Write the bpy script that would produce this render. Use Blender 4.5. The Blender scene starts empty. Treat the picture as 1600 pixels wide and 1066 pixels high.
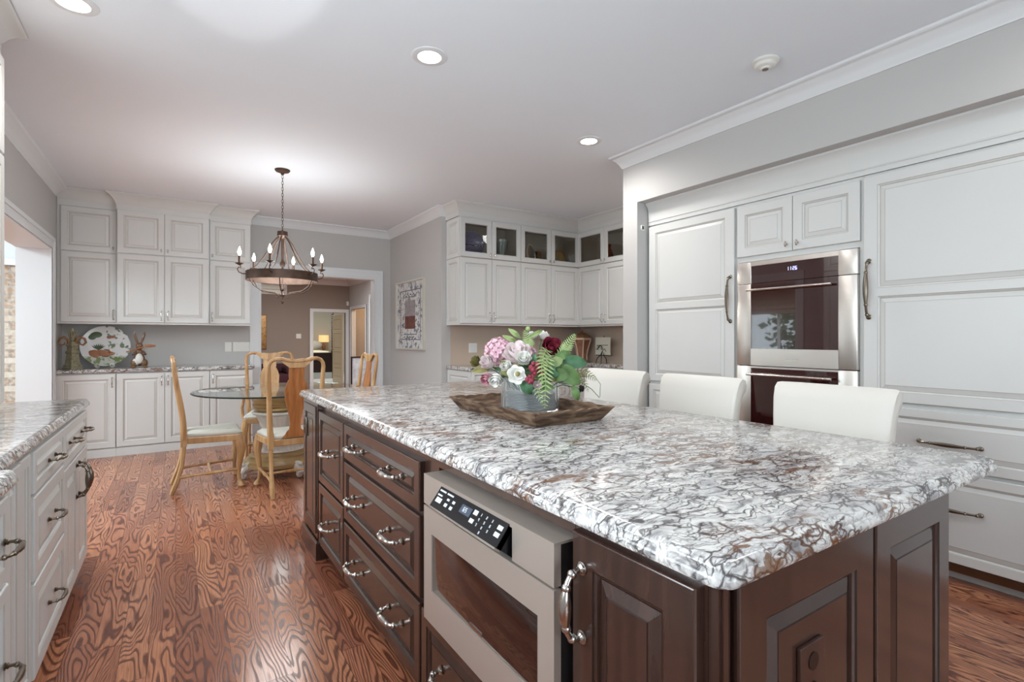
import bpy, bmesh, math, random
from mathutils import Vector, Matrix
random.seed(7)
C = bpy.context.scene
COL = C.collection
R = math.radians
PI = math.pi

# ------------------------------------------------------------------ camera
cam_d = bpy.data.cameras.new('camera')
cam = bpy.data.objects.new('camera', cam_d)
COL.objects.link(cam)
cam.location = (0, 0, 1.25)
cam.rotation_euler = (R(90), 0, R(-33.3))
cam_d.sensor_width = 36
cam_d.lens = 18.0
cam_d.shift_y = -4.5 / 1600
cam_d.clip_start = 0.02
C.camera = cam

# ------------------------------------------------------------------ world, exposure
C.view_settings.view_transform = 'Standard'
C.view_settings.look = 'None'
C.view_settings.gamma = 1
C.view_settings.use_curve_mapping = False
C.view_settings.exposure = 0.50
W = bpy.data.worlds.new('sky')
C.world = W
W.use_nodes = True
W.node_tree.nodes['Background'].inputs[0].default_value = (0.80, 0.90, 1.0, 1)
W.node_tree.nodes['Background'].inputs[1].default_value = 3.2


def area(name, loc, rot, sx, sy, power, color=(1, 1, 1), spread=180):
    l = bpy.data.lights.new(name, 'AREA')
    l.shape = 'RECTANGLE'
    l.size = sx
    l.size_y = sy
    l.energy = power
    l.color = color
    l.spread = R(spread)
    o = bpy.data.objects.new(name, l)
    o.location = loc
    o.rotation_euler = rot
    COL.objects.link(o)
    return o


# daylight at the rear and sink windows, then ceiling panels in the rooms beyond
area('daylight_rear', (1.0, -3.22, 1.45), (R(90), 0, 0), 3.6, 1.7, 38, (0.84, 0.94, 1.0))
area('daylight_sink', (-0.98, 1.05, 1.65), (0, R(-90), 0), 1.0, 1.7, 38, (0.84, 0.94, 1.0))
area('hearth_room_fill', (-3.0, 5.9, 2.75), (0, R(-12), 0), 2.4, 3.4, 370, (0.78, 0.93, 1.0))  # added panel under the ceiling, standing in for the hearth window's daylight
area('hall_light', (2.2, 10.2, 2.74), (0, 0, 0), 2.0, 3.0, 110, (0.90, 0.97, 1.0))
area('bedroom_light', (3.6, 16.2, 2.74), (0, 0, 0), 1.5, 1.5, 45, (1.0, 0.95, 0.88))
area('side_room_light', (5.0, 13.0, 2.6), (0, 0, 0), 0.8, 1.2, 26, (1.0, 0.82, 0.60))


# ------------------------------------------------------------------ material helpers
def lin(c):
    return tuple(((x / 255) / 12.92 if x / 255 <= 0.04045 else ((x / 255 + 0.055) / 1.055) ** 2.4) for x in c) + (1,)


def mat(name, rgb, rough=0.5, metal=0.0, coat=0.0, spec=0.5, bump=0, bscale=200, trans=0, ior=1.45, emis=None, estr=0, alpha=1, var=0, vscale=4):
    m = bpy.data.materials.new(name)
    m.use_nodes = True
    nt = m.node_tree
    b = nt.nodes['Principled BSDF']
    b.inputs['Base Color'].default_value = lin(rgb)
    b.inputs['Roughness'].default_value = rough
    b.inputs['Metallic'].default_value = metal
    b.inputs['Specular IOR Level'].default_value = spec
    b.inputs['Coat Weight'].default_value = coat
    b.inputs['Coat Roughness'].default_value = 0.1
    b.inputs['Transmission Weight'].default_value = trans
    b.inputs['IOR'].default_value = ior
    b.inputs['Alpha'].default_value = alpha
    if emis:
        b.inputs['Emission Color'].default_value = lin(emis)
        b.inputs['Emission Strength'].default_value = estr
    tc = nt.nodes.new('ShaderNodeTexCoord')
    if bump:
        n = nt.nodes.new('ShaderNodeTexNoise')
        n.inputs['Scale'].default_value = bscale
        n.inputs['Detail'].default_value = 3
        nt.links.new(tc.outputs['Object'], n.inputs['Vector'])
        bp = nt.nodes.new('ShaderNodeBump')
        bp.inputs['Strength'].default_value = bump
        bp.inputs['Distance'].default_value = 0.002
        nt.links.new(n.outputs[0], bp.inputs['Height'])
        nt.links.new(bp.outputs[0], b.inputs['Normal'])
    if var:
        n = nt.nodes.new('ShaderNodeTexNoise')
        n.inputs['Scale'].default_value = vscale
        n.inputs['Detail'].default_value = 4
        nt.links.new(tc.outputs['Object'], n.inputs['Vector'])
        mx = nt.nodes.new('ShaderNodeMixRGB')
        mx.inputs[1].default_value = lin(tuple(max(0, x * (1 - var)) for x in rgb))
        mx.inputs[2].default_value = lin(tuple(min(255, x * (1 + var)) for x in rgb))
        nt.links.new(n.outputs[0], mx.inputs[0])
        nt.links.new(mx.outputs[0], b.inputs['Base Color'])
    return m


class NT:
    def __init__(s, name):
        s.m = bpy.data.materials.new(name)
        s.m.use_nodes = True
        s.t = s.m.node_tree
        s.b = s.t.nodes['Principled BSDF']

    def n(s, kind, **kw):
        x = s.t.nodes.new('ShaderNode' + kind)
        for k, v in kw.items():
            if k in x.inputs.keys():
                x.inputs[k].default_value = v
            else:
                setattr(x, k, v)
        return x

    def l(s, a, b):
        s.t.links.new(a, b)

    def math(s, op, a, b=None, c=None):
        x = s.t.nodes.new('ShaderNodeMath')
        x.operation = op
        for i, v in enumerate((a, b, c)):
            if v is None:
                continue
            if isinstance(v, (int, float)):
                x.inputs[i].default_value = v
            else:
                s.l(v, x.inputs[i])
        return x.outputs[0]

    def ramp(s, fac, stops):
        r = s.t.nodes.new('ShaderNodeValToRGB')
        e = r.color_ramp.elements
        while len(e) < len(stops):
            e.new(0.5)
        for i, (p, c) in enumerate(stops):
            e[i].position = p
            e[i].color = c
        s.l(fac, r.inputs[0])
        return r.outputs[0]

    def mix(s, fac, a, b, mode='MIX'):
        x = s.t.nodes.new('ShaderNodeMixRGB')
        x.blend_type = mode
        for i, v in ((0, fac), (1, a), (2, b)):
            if isinstance(v, (int, float)):
                x.inputs[i].default_value = v
            elif isinstance(v, tuple):
                x.inputs[i].default_value = v
            else:
                s.l(v, x.inputs[i])
        return x.outputs[0]

    def coords(s, scale=(1, 1, 1), rot=(0, 0, 0), geo=True):
        if geo:
            g = s.n('NewGeometry')
            v = g.outputs['Position']
        else:
            g = s.n('TexCoord')
            v = g.outputs['Object']
        mp = s.n('Mapping')
        mp.inputs['Scale'].default_value = scale
        mp.inputs['Rotation'].default_value = rot
        s.l(v, mp.inputs[0])
        return mp.outputs[0]


def g(v):
    return (v, v, v, 1)


def granite():
    t = NT('granite')
    rz = R(-24)
    base = t.coords((1, 1, 1), (0, 0, 0))
    # warp
    nz = t.n('TexNoise', Scale=5.0, Detail=3.0)
    t.l(base, nz.inputs['Vector'])
    wv = t.n('VectorMath', operation='MULTIPLY_ADD')
    t.l(nz.outputs['Color'], wv.inputs[0])
    wv.inputs[1].default_value = (0.10, 0.10, 0.10)
    t.l(base, wv.inputs[2])
    nz2 = t.n('TexNoise', Scale=24.0, Detail=3.0)
    t.l(base, nz2.inputs['Vector'])
    wv2 = t.n('VectorMath', operation='MULTIPLY_ADD')
    t.l(nz2.outputs['Color'], wv2.inputs[0])
    wv2.inputs[1].default_value = (0.030, 0.030, 0.030)
    t.l(wv.outputs[0], wv2.inputs[2])
    mp = t.n('Mapping')
    mp.inputs['Rotation'].default_value = (0, 0, R(40))
    mp.inputs['Scale'].default_value = (0.46, 1.25, 1.0)
    t.l(wv2.outputs[0], mp.inputs[0])

    def vor(scale):
        v = t.n('TexVoronoi', feature='DISTANCE_TO_EDGE', Scale=scale)
        t.l(mp.outputs[0], v.inputs['Vector'])
        return v.outputs['Distance']

    def noi(scale, det=4.0, dist=0.0, vec=None):
        n = t.n('TexNoise', Scale=scale, Detail=det, Distortion=dist)
        t.l(vec or mp.outputs[0], n.inputs['Vector'])
        return n.outputs[0]
    on = lambda fac, a, b: t.ramp(fac, [(a, g(0)), (b, g(1)), (0.98, g(1)), (1, g(1))])
    off = lambda fac, a, b, k=1: t.ramp(fac, [(a, g(k)), (b, g(0)), (0.98, g(0)), (1, g(0))])
    ng = noi(26.0, 5.0, 0.6)
    nbig = noi(5.0, 4.0)
    body = t.ramp(ng, [(0.34, lin((132, 130, 132))), (0.44, lin((202, 199, 196))), (0.56, lin((232, 229, 225))), (0.72, lin((188, 184, 181)))])
    body = t.mix(t.math('MULTIPLY', on(nbig, 0.50, 0.66), 0.55), body, lin((176, 175, 178)))
    v1, v2, v3 = vor(30.0), vor(58.0), vor(110.0)
    brk1, brk2, brk3 = noi(17.0, 4.0), noi(33.0, 3.0), noi(40.0, 3.0)
    w1 = t.math('MULTIPLY', off(v1, 0.022, 0.085), on(brk1, 0.42, 0.50))
    w2 = t.math('MULTIPLY', off(v2, 0.02, 0.11), on(brk2, 0.44, 0.54))
    w3 = t.math('MULTIPLY', off(v3, 0.02, 0.15), on(brk3, 0.44, 0.56))
    brown = on(noi(2.6, 3.0, 0.0, base), 0.47, 0.56)
    linecol = t.mix(brown, lin((72, 66, 66)), lin((84, 52, 34)))
    c = t.mix(t.math('MULTIPLY', w3, 0.55), body, lin((128, 124, 124)))
    c = t.mix(t.math('MULTIPLY', w2, 0.80), c, linecol)
    c = t.mix(t.math('MULTIPLY', w1, 0.92), c, linecol)
    bl = t.math('MULTIPLY', on(noi(21.0, 5.0, 0.8), 0.555, 0.60), brown)
    c = t.mix(t.math('MULTIPLY', bl, 0.82), c, lin((112, 74, 44)))
    t.l(c, t.b.inputs['Base Color'])
    t.b.inputs['Roughness'].default_value = 0.13
    t.b.inputs['Specular IOR Level'].default_value = 0.5
    return t.m


def oak_floor():
    t = NT('oak_floor')
    geo = t.n('NewGeometry')
    sp = t.n('SeparateXYZ')
    t.l(geo.outputs['Position'], sp.inputs[0])
    x, y = sp.outputs[0], sp.outputs[1]
    pw = 0.092
    xi = t.math('FLOOR', t.math('DIVIDE', x, pw))
    xf = t.math('FRACT', t.math('DIVIDE', x, pw))
    wn = t.n('TexWhiteNoise', noise_dimensions='1D')
    t.l(xi, wn.inputs['W'])
    yy = t.math('DIVIDE', t.math('ADD', y, t.math('MULTIPLY', wn.outputs['Value'], 7.0)), 0.95)
    yi = t.math('FLOOR', yy)
    yf = t.math('FRACT', yy)
    cid = t.math('ADD', t.math('MULTIPLY', xi, 13.37), t.math('MULTIPLY', yi, 3.17))
    wn2 = t.n('TexWhiteNoise', noise_dimensions='1D')
    t.l(cid, wn2.inputs['W'])
    r = wn2.outputs['Value']
    # grain : contour lines of a smooth stretched noise, offset per plank
    cb = t.n('CombineXYZ')
    t.l(t.math('ADD', t.math('MULTIPLY', x, 7.5), t.math('MULTIPLY', r, 40.0)), cb.inputs[0])
    t.l(t.math('ADD', t.math('MULTIPLY', y, 1.15), t.math('MULTIPLY', r, 91.0)), cb.inputs[1])
    n1 = t.n('TexNoise', Scale=1.0, Detail=2.0, Roughness=0.38, Distortion=0.15)
    t.l(cb.outputs[0], n1.inputs['Vector'])
    rings = t.math('FRACT', t.math('MULTIPLY', n1.outputs[0], 26.0))
    line = t.ramp(rings, [(0.0, g(1)), (0.17, g(.9)), (0.33, g(.10)), (0.80, g(0.0)), (1.0, g(1))])
    cb2 = t.n('CombineXYZ')
    t.l(t.math('MULTIPLY', x, 260.0), cb2.inputs[0])
    t.l(t.math('MULTIPLY', y, 9.0), cb2.inputs[1])
    t.l(r, cb2.inputs[2])
    n2 = t.n('TexNoise', Scale=1.0, Detail=2.0)
    t.l(cb2.outputs[0], n2.inputs['Vector'])
    pores = t.ramp(n2.outputs[0], [(0.35, g(0)), (0.62, g(1)), (1, g(1))])
    base = t.ramp(r, [(0.0, lin((168, 106, 80))), (0.3, lin((206, 142, 106))), (0.7, lin((190, 124, 93))), (1.0, lin((146, 90, 68)))])
    dark = lin((88, 44, 32))
    c = t.mix(t.math('MULTIPLY', line, 0.92), base, dark)
    c = t.mix(t.math('MULTIPLY', pores, 0.30), c, dark)
    ex = t.math('LESS_THAN', t.math('MINIMUM', xf, t.math('SUBTRACT', 1.0, xf)), 0.012)
    ey = t.math('LESS_THAN', t.math('MINIMUM', yf, t.math('SUBTRACT', 1.0, yf)), 0.0012)
    e = t.math('MAXIMUM', ex, ey)
    c = t.mix(t.math('MULTIPLY', e, 0.7), c, lin((70, 34, 24)))
    t.l(c, t.b.inputs['Base Color'])
    t.l(t.math('ADD', 0.17, t.math('MULTIPLY', line, 0.12)), t.b.inputs['Roughness'])
    bp = t.n('Bump', Strength=0.12, Distance=0.001)
    t.l(t.math('SUBTRACT', 1.0, t.math('MAXIMUM', line, e)), bp.inputs['Height'])
    t.l(bp.outputs[0], t.b.inputs['Normal'])
    return t.m


def wood(name, c1, c2, sc=(60, 60, 4), rough=0.35, dark=None, detail=3):
    t = NT(name)
    v = t.coords(sc, geo=False)
    n = t.n('TexNoise', Scale=1.0, Detail=float(detail), Distortion=0.4)
    t.l(v, n.inputs['Vector'])
    st = [(0.3, lin(c2)), (0.65, lin(c1))]
    if dark:
        st = [(0.22, lin(dark)), (0.42, lin(c2)), (0.68, lin(c1))]
    c = t.ramp(n.outputs[0], st)
    t.l(c, t.b.inputs['Base Color'])
    t.b.inputs['Roughness'].default_value = rough
    bp = t.n('Bump', Strength=0.1, Distance=0.001)
    t.l(n.outputs[0], bp.inputs['Height'])
    t.l(bp.outputs[0], t.b.inputs['Normal'])
    return t.m


def brick():
    t = NT('whitewashed_brick')
    geo = t.n('NewGeometry')
    sp = t.n('SeparateXYZ')
    t.l(geo.outputs['Position'], sp.inputs[0])
    cb = t.n('CombineXYZ')
    t.l(t.math('ADD', sp.outputs[0], sp.outputs[1]), cb.inputs[0])
    t.l(sp.outputs[2], cb.inputs[1])
    b = t.n('TexBrick')
    b.inputs['Scale'].default_value = 1.0
    b.inputs['Brick Width'].default_value = 0.21
    b.inputs['Row Height'].default_value = 0.085
    b.inputs['Mortar Size'].default_value = 0.010
    b.inputs['Bias'].default_value = 0.0
    b.inputs['Color1'].default_value = lin((196, 184, 168))
    b.inputs['Color2'].default_value = lin((150, 116, 86))
    b.inputs['Mortar'].default_value = lin((150, 138, 126))
    t.l(cb.outputs[0], b.inputs['Vector'])
    n = t.n('TexNoise', Scale=26.0, Detail=5.0)
    t.l(geo.outputs['Position'], n.inputs['Vector'])
    c = t.mix(t.ramp(n.outputs[0], [(0.42, g(0)), (0.62, g(.5)), (1, g(.5))]), b.outputs['Color'], lin((206, 200, 192)))
    t.l(c, t.b.inputs['Base Color'])
    t.b.inputs['Roughness'].default_value = 0.9
    bp = t.n('Bump', Strength=0.8, Distance=0.01)
    t.l(t.math('SUBTRACT', 1.0, b.outputs['Fac']), bp.inputs['Height'])
    t.l(bp.outputs[0], t.b.inputs['Normal'])
    return t.m


def steel(name='stainless', rgb=(214, 208, 202), rough=0.30):
    t = NT(name)
    t.b.inputs['Base Color'].default_value = lin(rgb)
    t.b.inputs['Metallic'].default_value = 1
    t.b.inputs['Roughness'].default_value = rough
    v = t.coords((3, 3, 900), geo=False)
    n = t.n('TexNoise', Scale=1.0, Detail=2.0)
    t.l(v, n.inputs['Vector'])
    bp = t.n('Bump', Strength=0.06, Distance=0.0005)
    t.l(n.outputs[0], bp.inputs['Height'])
    t.l(bp.outputs[0], t.b.inputs['Normal'])
    return t.m


M = {}
M['granite'] = granite()
M['floor'] = oak_floor()
M['wall'] = mat('greige_wall_paint', (190, 188, 186), 0.75, bump=0.05, bscale=300)
M['tan'] = mat('tan_wall_paint', (190, 172, 156), 0.75, bump=0.05, bscale=300)
M['brownwall'] = mat('brown_wall_paint', (148, 135, 124), 0.8)
M['tanroom'] = mat('tan_room_paint', (205, 178, 140), 0.8)
M['ceil'] = mat('ceiling_paint', (232, 237, 243), 0.85)
M['white'] = mat('white_trim_paint', (222, 224, 226), 0.4)
M['cab'] = mat('off_white_cabinet_paint', (211, 211, 209), 0.36, var=0.015, vscale=3)
M['glaze'] = mat('glaze_in_cabinet_groove', (184, 179, 170), 0.45)
M['dark'] = wood('dark_stained_wood', (66, 44, 37), (56, 37, 31), (40, 40, 2.0), 0.24, (47, 31, 26))
M['dark'].node_tree.nodes['Principled BSDF'].inputs['Coat Weight'].default_value = 0.6
M['dark'].node_tree.nodes['Principled BSDF'].inputs['Coat Roughness'].default_value = 0.12
M['darkg'] = mat('dark_wood_groove', (34, 20, 16), 0.35)
M['nearblack'] = mat('near_black_brown', (22, 16, 14), 0.8)  # near-black brown of appliance bodies, tile motif and dark ornaments
M['nickel'] = mat('brushed_nickel', (206, 200, 194), 0.2, 1)
M['pewter'] = mat('aged_pewter', (128, 118, 106), 0.28, 1)
M['steel'] = steel()
M['mwsteel'] = steel('microwave_stainless', (200, 188, 178), 0.40)
M['mwsteel'].node_tree.nodes['Principled BSDF'].inputs['Metallic'].default_value = 0.66
M['oven_glass'] = mat('dark_oven_glass', (46, 12, 14), 0.015, spec=1.0, coat=1.0)
M['mw_glass'] = mat('microwave_glass', (40, 22, 18), 0.03, spec=0.9, coat=0.7)
M['glass'] = mat('clear_glass', (240, 246, 244), 0.0, trans=1, ior=1.45)
M['glass_edge'] = mat('green_glass_edge', (20, 42, 38), 0.05, trans=0.3, ior=1.5)
M['pine'] = wood('honey_wood', (200, 162, 116), (174, 132, 88), (22, 22, 3), 0.33, (140, 98, 62))
M['splat'] = wood('orange_veneer', (182, 124, 76), (160, 100, 58), (30, 30, 2), 0.3, (138, 84, 46))
M['linen'] = mat('pale_linen', (196, 191, 181), 0.9, bump=0.3, bscale=500)
M['urnwhite'] = mat('cream_carved_plaster', (222, 219, 212), 0.6, var=0.06, vscale=18)
M['ochre'] = wood('ochre_gilt_wood', (196, 168, 118), (160, 128, 82), (3, 3, 40), 0.35, (120, 90, 54))
M['bronze'] = mat('aged_bronze', (78, 60, 50), 0.42, 0.55, var=0.3, vscale=22)
M['bulb'] = mat('candle_bulb', (255, 240, 215), 0.3, emis=(255, 232, 200), estr=30)
M['can'] = mat('downlight_lens', (255, 255, 255), 0.3, emis=(255, 250, 244), estr=4)
M['leather'] = mat('white_leather', (218, 213, 205), 0.45, bump=0.15, bscale=350)
M['darkleg'] = mat('dark_leg_wood', (52, 34, 28), 0.4)
M['traywood'] = wood('weathered_tray_wood', (138, 112, 90), (78, 54, 36), (12, 12, 60), 0.8, (34, 20, 12), 6)
M['black'] = mat('black_plastic', (16, 17, 22), 0.25)
M['print'] = mat('white_print', (200, 202, 208), 0.5)
M['clock'] = mat('clock_digits', (190, 190, 255), 0.5, emis=(196, 200, 255), estr=1.1)
M['screen'] = mat('lcd_screen', (70, 78, 92), 0.2)
M['plate'] = mat('outlet_white', (226, 224, 218), 0.4)
M['brownplate'] = mat('brown_outlet_cover', (70, 46, 38), 0.3)
M['brick'] = brick()
M['leafmid'] = mat('green_leaf', (98, 126, 76), 0.5, var=0.25, vscale=30)
M['leaflight'] = mat('light_fern', (146, 164, 108), 0.55, var=0.15, vscale=40)
M['leafdark'] = mat('deep_green_leaf', (70, 108, 76), 0.45, var=0.25, vscale=30)
M['leafgold'] = mat('golden_green_leaf', (138, 132, 84), 0.55, var=0.2, vscale=30)
M['pink'] = mat('dusty_pink_petal', (222, 182, 194), 0.6, var=0.1, vscale=60)
M['palepink'] = mat('blush_petal', (240, 226, 226), 0.6, var=0.06, vscale=60)
M['rosepink'] = mat('rose_pink_petal', (206, 146, 158), 0.6, var=0.1, vscale=60)
M['whitepet'] = mat('white_petal', (238, 236, 230), 0.6)
M['burg'] = mat('burgundy_petal', (132, 44, 62), 0.45, var=0.2, vscale=50)
M['gold'] = mat('gilt_frame', (140, 106, 66), 0.4, 0.5, var=0.5, vscale=30)
M['silverleaf'] = mat('silver_frame', (222, 218, 208), 0.3, 0.5)
M['maroon'] = mat('maroon_upholstery', (62, 26, 34), 0.8)
M['purple'] = NT('swirled_purple_glass').m
M['foliage'] = mat('tree_foliage', (66, 112, 66), 0.8, var=0.5, vscale=9)
M['bark'] = mat('tree_bark', (84, 72, 62), 0.9)
M['grass'] = mat('lawn', (110, 134, 84), 0.9)
M['shade'] = mat('taupe_shade_fabric', (150, 138, 122), 0.9)
M['carpet'] = mat('pale_carpet', (196, 198, 196), 0.95)
M['vase'] = mat('fluted_glass', (238, 242, 243), 0.03, trans=0.92, ior=1.35)
M['zinc'] = steel('corrugated_zinc', (190, 192, 194), 0.3)


def purple():
    m = M['purple']
    t = NT.__new__(NT)
    t.m = m
    t.t = m.node_tree
    t.b = m.node_tree.nodes['Principled BSDF']
    w = t.n('TexWave', wave_type='RINGS')
    w.inputs['Scale'].default_value = 22
    w.inputs['Distortion'].default_value = 6
    tc = t.n('TexCoord')
    t.l(tc.outputs['Object'], w.inputs['Vector'])
    c = t.ramp(w.outputs[0], [(0.2, lin((48, 18, 62))), (0.6, lin((84, 62, 120))), (0.95, lin((150, 150, 190)))])
    t.l(c, t.b.inputs['Base Color'])
    t.b.inputs['Roughness'].default_value = 0.15


purple()


# ------------------------------------------------------------------ mesh builder
class MB:
    def __init__(s):
        s.v = []
        s.f = []
        s.mi = []

    def add(s, vs, fs, mi=0):
        o = len(s.v)
        s.v += [tuple(p) for p in vs]
        for f in fs:
            s.f.append([i + o for i in f])
            s.mi.append(mi)
        return s

    def box(s, x0, x1, y0, y1, z0, z1, mi=0, bev=0):
        if bev:
            return s.rbox(x0, x1, y0, y1, z0, z1, bev, mi)
        vs = [(x, y, z) for z in (z0, z1) for y in (y0, y1) for x in (x0, x1)]
        s.add(vs, [(0, 2, 3, 1), (4, 5, 7, 6), (0, 1, 5, 4), (2, 6, 7, 3), (0, 4, 6, 2), (1, 3, 7, 5)], mi)
        return s

    def rbox(s, x0, x1, y0, y1, z0, z1, b, mi=0):
        bm = bmesh.new()
        bmesh.ops.create_cube(bm, size=1)
        for v in bm.verts:
            v.co = Vector(((x0 + x1) / 2 + v.co.x * (x1 - x0), (y0 + y1) / 2 + v.co.y * (y1 - y0), (z0 + z1) / 2 + v.co.z * (z1 - z0)))
        bmesh.ops.bevel(bm, geom=list(bm.edges), offset=b, segments=3, profile=0.5, affect='EDGES')
        bm.verts.index_update()
        s.add([v.co[:] for v in bm.verts], [[v.index for v in f.verts] for f in bm.faces], mi)
        bm.free()
        return s

    def tube(s, pts, rad, seg=10, mi=0, caps=True, flat=None):
        pts = [Vector(p) for p in pts]
        n = len(pts)
        if isinstance(rad, (int, float)):
            rad = [rad] * n
        prev = None
        vs = []
        for i, p in enumerate(pts):
            d = (pts[min(i + 1, n - 1)] - pts[max(i - 1, 0)])
            if d.length < 1e-9:
                d = Vector((0, 0, 1))
            d.normalize()
            if prev is None:
                a = Vector((0, 0, 1)) if abs(d.z) < 0.9 else Vector((1, 0, 0))
                u = d.cross(a).normalized()
            else:
                u = (prev - d * prev.dot(d))
                u = u.normalized() if u.length > 1e-6 else d.orthogonal().normalized()
            prev = u
            w = d.cross(u)
            r = rad[i]
            for k in range(seg):
                t = 2 * PI * k / seg
                q = p + u * (math.cos(t) * r) + w * (math.sin(t) * r)
                vs.append(q[:])
        fs = []
        for i in range(n - 1):
            for k in range(seg):
                a = i * seg + k
                b = i * seg + (k + 1) % seg
                fs.append((a, b, b + seg, a + seg))
        if caps:
            fs.append(tuple(range(seg))[::-1])
            fs.append(tuple((n - 1) * seg + k for k in range(seg)))
        return s.add(vs, fs, mi)

    def lathe(s, prof, c=(0, 0, 0), seg=24, mi=0, mod=None, axis='z', caps=True):
        vs = []
        for (r, z) in prof:
            for k in range(seg):
                t = 2 * PI * k / seg
                rr = r * (mod(t, z) if mod else 1)
                x, y, zz = rr * math.cos(t), rr * math.sin(t), z
                if axis == 'y':
                    x, y, zz = x, -zz, y
                if axis == 'x':
                    x, y, zz = zz, x, y
                vs.append((c[0] + x, c[1] + y, c[2] + zz))
        fs = []
        n = len(prof)
        for i in range(n - 1):
            for k in range(seg):
                a = i * seg + k
                b = i * seg + (k + 1) % seg
                fs.append((a, b, b + seg, a + seg))
        if caps:
            fs.append(tuple(range(seg))[::-1])
            fs.append(tuple((n - 1) * seg + k for k in range(seg)))
        return s.add(vs, fs, mi)

    def ball(s, c, r, seg=12, mi=0, sc=(1, 1, 1)):
        n = max(5, seg // 2)
        prof = [(max(1e-4, math.sin(PI * i / n)), -math.cos(PI * i / n)) for i in range(n + 1)]
        vs = []
        for (rr, z) in prof:
            for k in range(seg):
                t = 2 * PI * k / seg
                vs.append((c[0] + r * sc[0] * rr * math.cos(t), c[1] + r * sc[1] * rr * math.sin(t), c[2] + r * sc[2] * z))
        fs = []
        for i in range(n):
            for k in range(seg):
                a = i * seg + k
                b = i * seg + (k + 1) % seg
                fs.append((a, b, b + seg, a + seg))
        return s.add(vs, fs, mi)

    def loops(s, rings, mis, cap=True, close=True):
        """rings: list of equal-length point lists"""
        o = len(s.v)
        n = len(rings[0])
        for r in rings:
            s.v += [tuple(p) for p in r]
        for i in range(len(rings) - 1):
            for k in range(n if close else n - 1):
                a = o + i * n + k
                b = o + i * n + (k + 1) % n
                s.f.append([a, b, b + n, a + n])
                s.mi.append(mis[i] if isinstance(mis, (list, tuple)) else mis)
        if cap:
            s.f.append([o + (len(rings) - 1) * n + k for k in range(n)])
            s.mi.append(mis[-1] if isinstance(mis, (list, tuple)) else mis)
        return s

    def panel(s, x0, x1, z0, z1, y=0.0, t=0.02, rail=0.055, panels=None, hollow=False, gap=0.0015, mrail=None, raised=True):
        """raised-panel front facing -y. material 0 paint, 1 groove glaze"""
        x0 += gap; x1 -= gap; z0 += gap; z1 -= gap

        def ring(ins, yy, a=x0, b=x1, c=z0, d=z1):
            return [(a + ins, y - yy, c + ins), (b - ins, y - yy, c + ins), (b - ins, y - yy, d - ins), (a + ins, y - yy, d - ins)]
        s.loops([ring(0, 0), ring(0, t - 0.004), ring(0.002, t - 0.001), ring(0.004, t)], 0, cap=False)
        s.loops([ring(0.004, t), ring(0.007, t), ring(0.0085, t)], [0, 0], cap=False)
        e = 0.0085
        a, b, c, d = x0 + e, x1 - e, z0 + e, z1 - e
        if panels is None:
            panels = [(z0 + rail, z1 - rail)]
        px0, px1 = x0 + rail, x1 - rail
        yq = y - t

        def q(xa, xb, za, zb):
            s.add([(xa, yq, za), (xb, yq, za), (xb, yq, zb), (xa, yq, zb)], [(0, 1, 2, 3)], 0)
        q(a, px0, c, d)
        q(px1, b, c, d)
        zs = c
        for (p0, p1) in panels:
            q(px0, px1, zs, p0)
            zs = p1
        q(px0, px1, zs, d)
        w = min(px1 - px0, min(p1 - p0 for p0, p1 in panels))
        k = min(1.0, w / 0.12)
        for (p0, p1) in panels:
            def rr(ins, yy):
                return ring(ins * k, yy, px0, px1, p0, p1)
            if hollow:
                s.loops([rr(0, t), rr(0.003, t - 0.003), rr(0.007, t - 0.006), rr(0.007, 0.002)], [1, 0, 0], cap=False)
            elif raised:
                s.loops([rr(0, t), rr(0.003, t - 0.003), rr(0.008, t - 0.006), rr(0.010, t - 0.011), rr(0.014, t - 0.011), rr(0.036, t - 0.003), rr(0.039, t - 0.002)], [1, 0, 0, 1, 0, 1, 0], cap=True)
            else:
                s.loops([rr(0, t), rr(0.003, t - 0.003), rr(0.008, t - 0.006), rr(0.010, t - 0.008)], [1, 0, 1, 0], cap=True)
        return s

    def build(s, name, mats, parent=None, smooth=0.6, loc=None, rz=None):
        me = bpy.data.meshes.new(name)
        me.from_pydata(s.v, [], s.f)
        if not isinstance(mats, (list, tuple)):
            mats = [mats]
        for m in mats:
            me.materials.append(m)
        me.polygons.foreach_set('material_index', [min(i, len(mats) - 1) for i in s.mi])
        bm = bmesh.new()
        bm.from_mesh(me)
        bmesh.ops.remove_doubles(bm, verts=bm.verts, dist=1e-5)
        bmesh.ops.recalc_face_normals(bm, faces=bm.faces)
        bm.to_mesh(me)
        bm.free()
        if smooth:
            me.polygons.foreach_set('use_smooth', [True] * len(me.polygons))
            me.set_sharp_from_angle(angle=smooth)
        me.update()
        o = bpy.data.objects.new(name, me)
        COL.objects.link(o)
        if parent:
            o.parent = parent
        if loc is not None:
            o.location = loc
        if rz is not None:
            o.rotation_euler = (0, 0, rz)
        return o


def tag(o, label, cat, group=None, kind=None):
    o['label'] = label
    o['category'] = cat
    if group:
        o['group'] = group
    if kind:
        o['kind'] = kind
    return o


def struct(name, mb, m, **kw):
    o = mb.build(name, m, **kw)
    o['kind'] = 'structure'
    return o


def thing(name, label, cat, loc=(0, 0, 0), rz=0, group=None):
    o = bpy.data.objects.new(name, None)
    o.empty_display_size = 0.1
    o.location = loc
    o.rotation_euler = (0, 0, rz)
    COL.objects.link(o)
    return tag(o, label, cat, group)


def inst(name, me, parent, loc=(0, 0, 0), rot=(0, 0, 0), sc=(1, 1, 1)):
    o = bpy.data.objects.new(name, me)
    COL.objects.link(o)
    o.parent = parent
    o.location = loc
    o.rotation_euler = rot
    o.scale = sc
    return o


def copy_tree(o, parent=None):
    c = o.copy()
    COL.objects.link(c)
    c.parent = parent
    for ch in list(o.children):
        copy_tree(ch, c)
    return c


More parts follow.
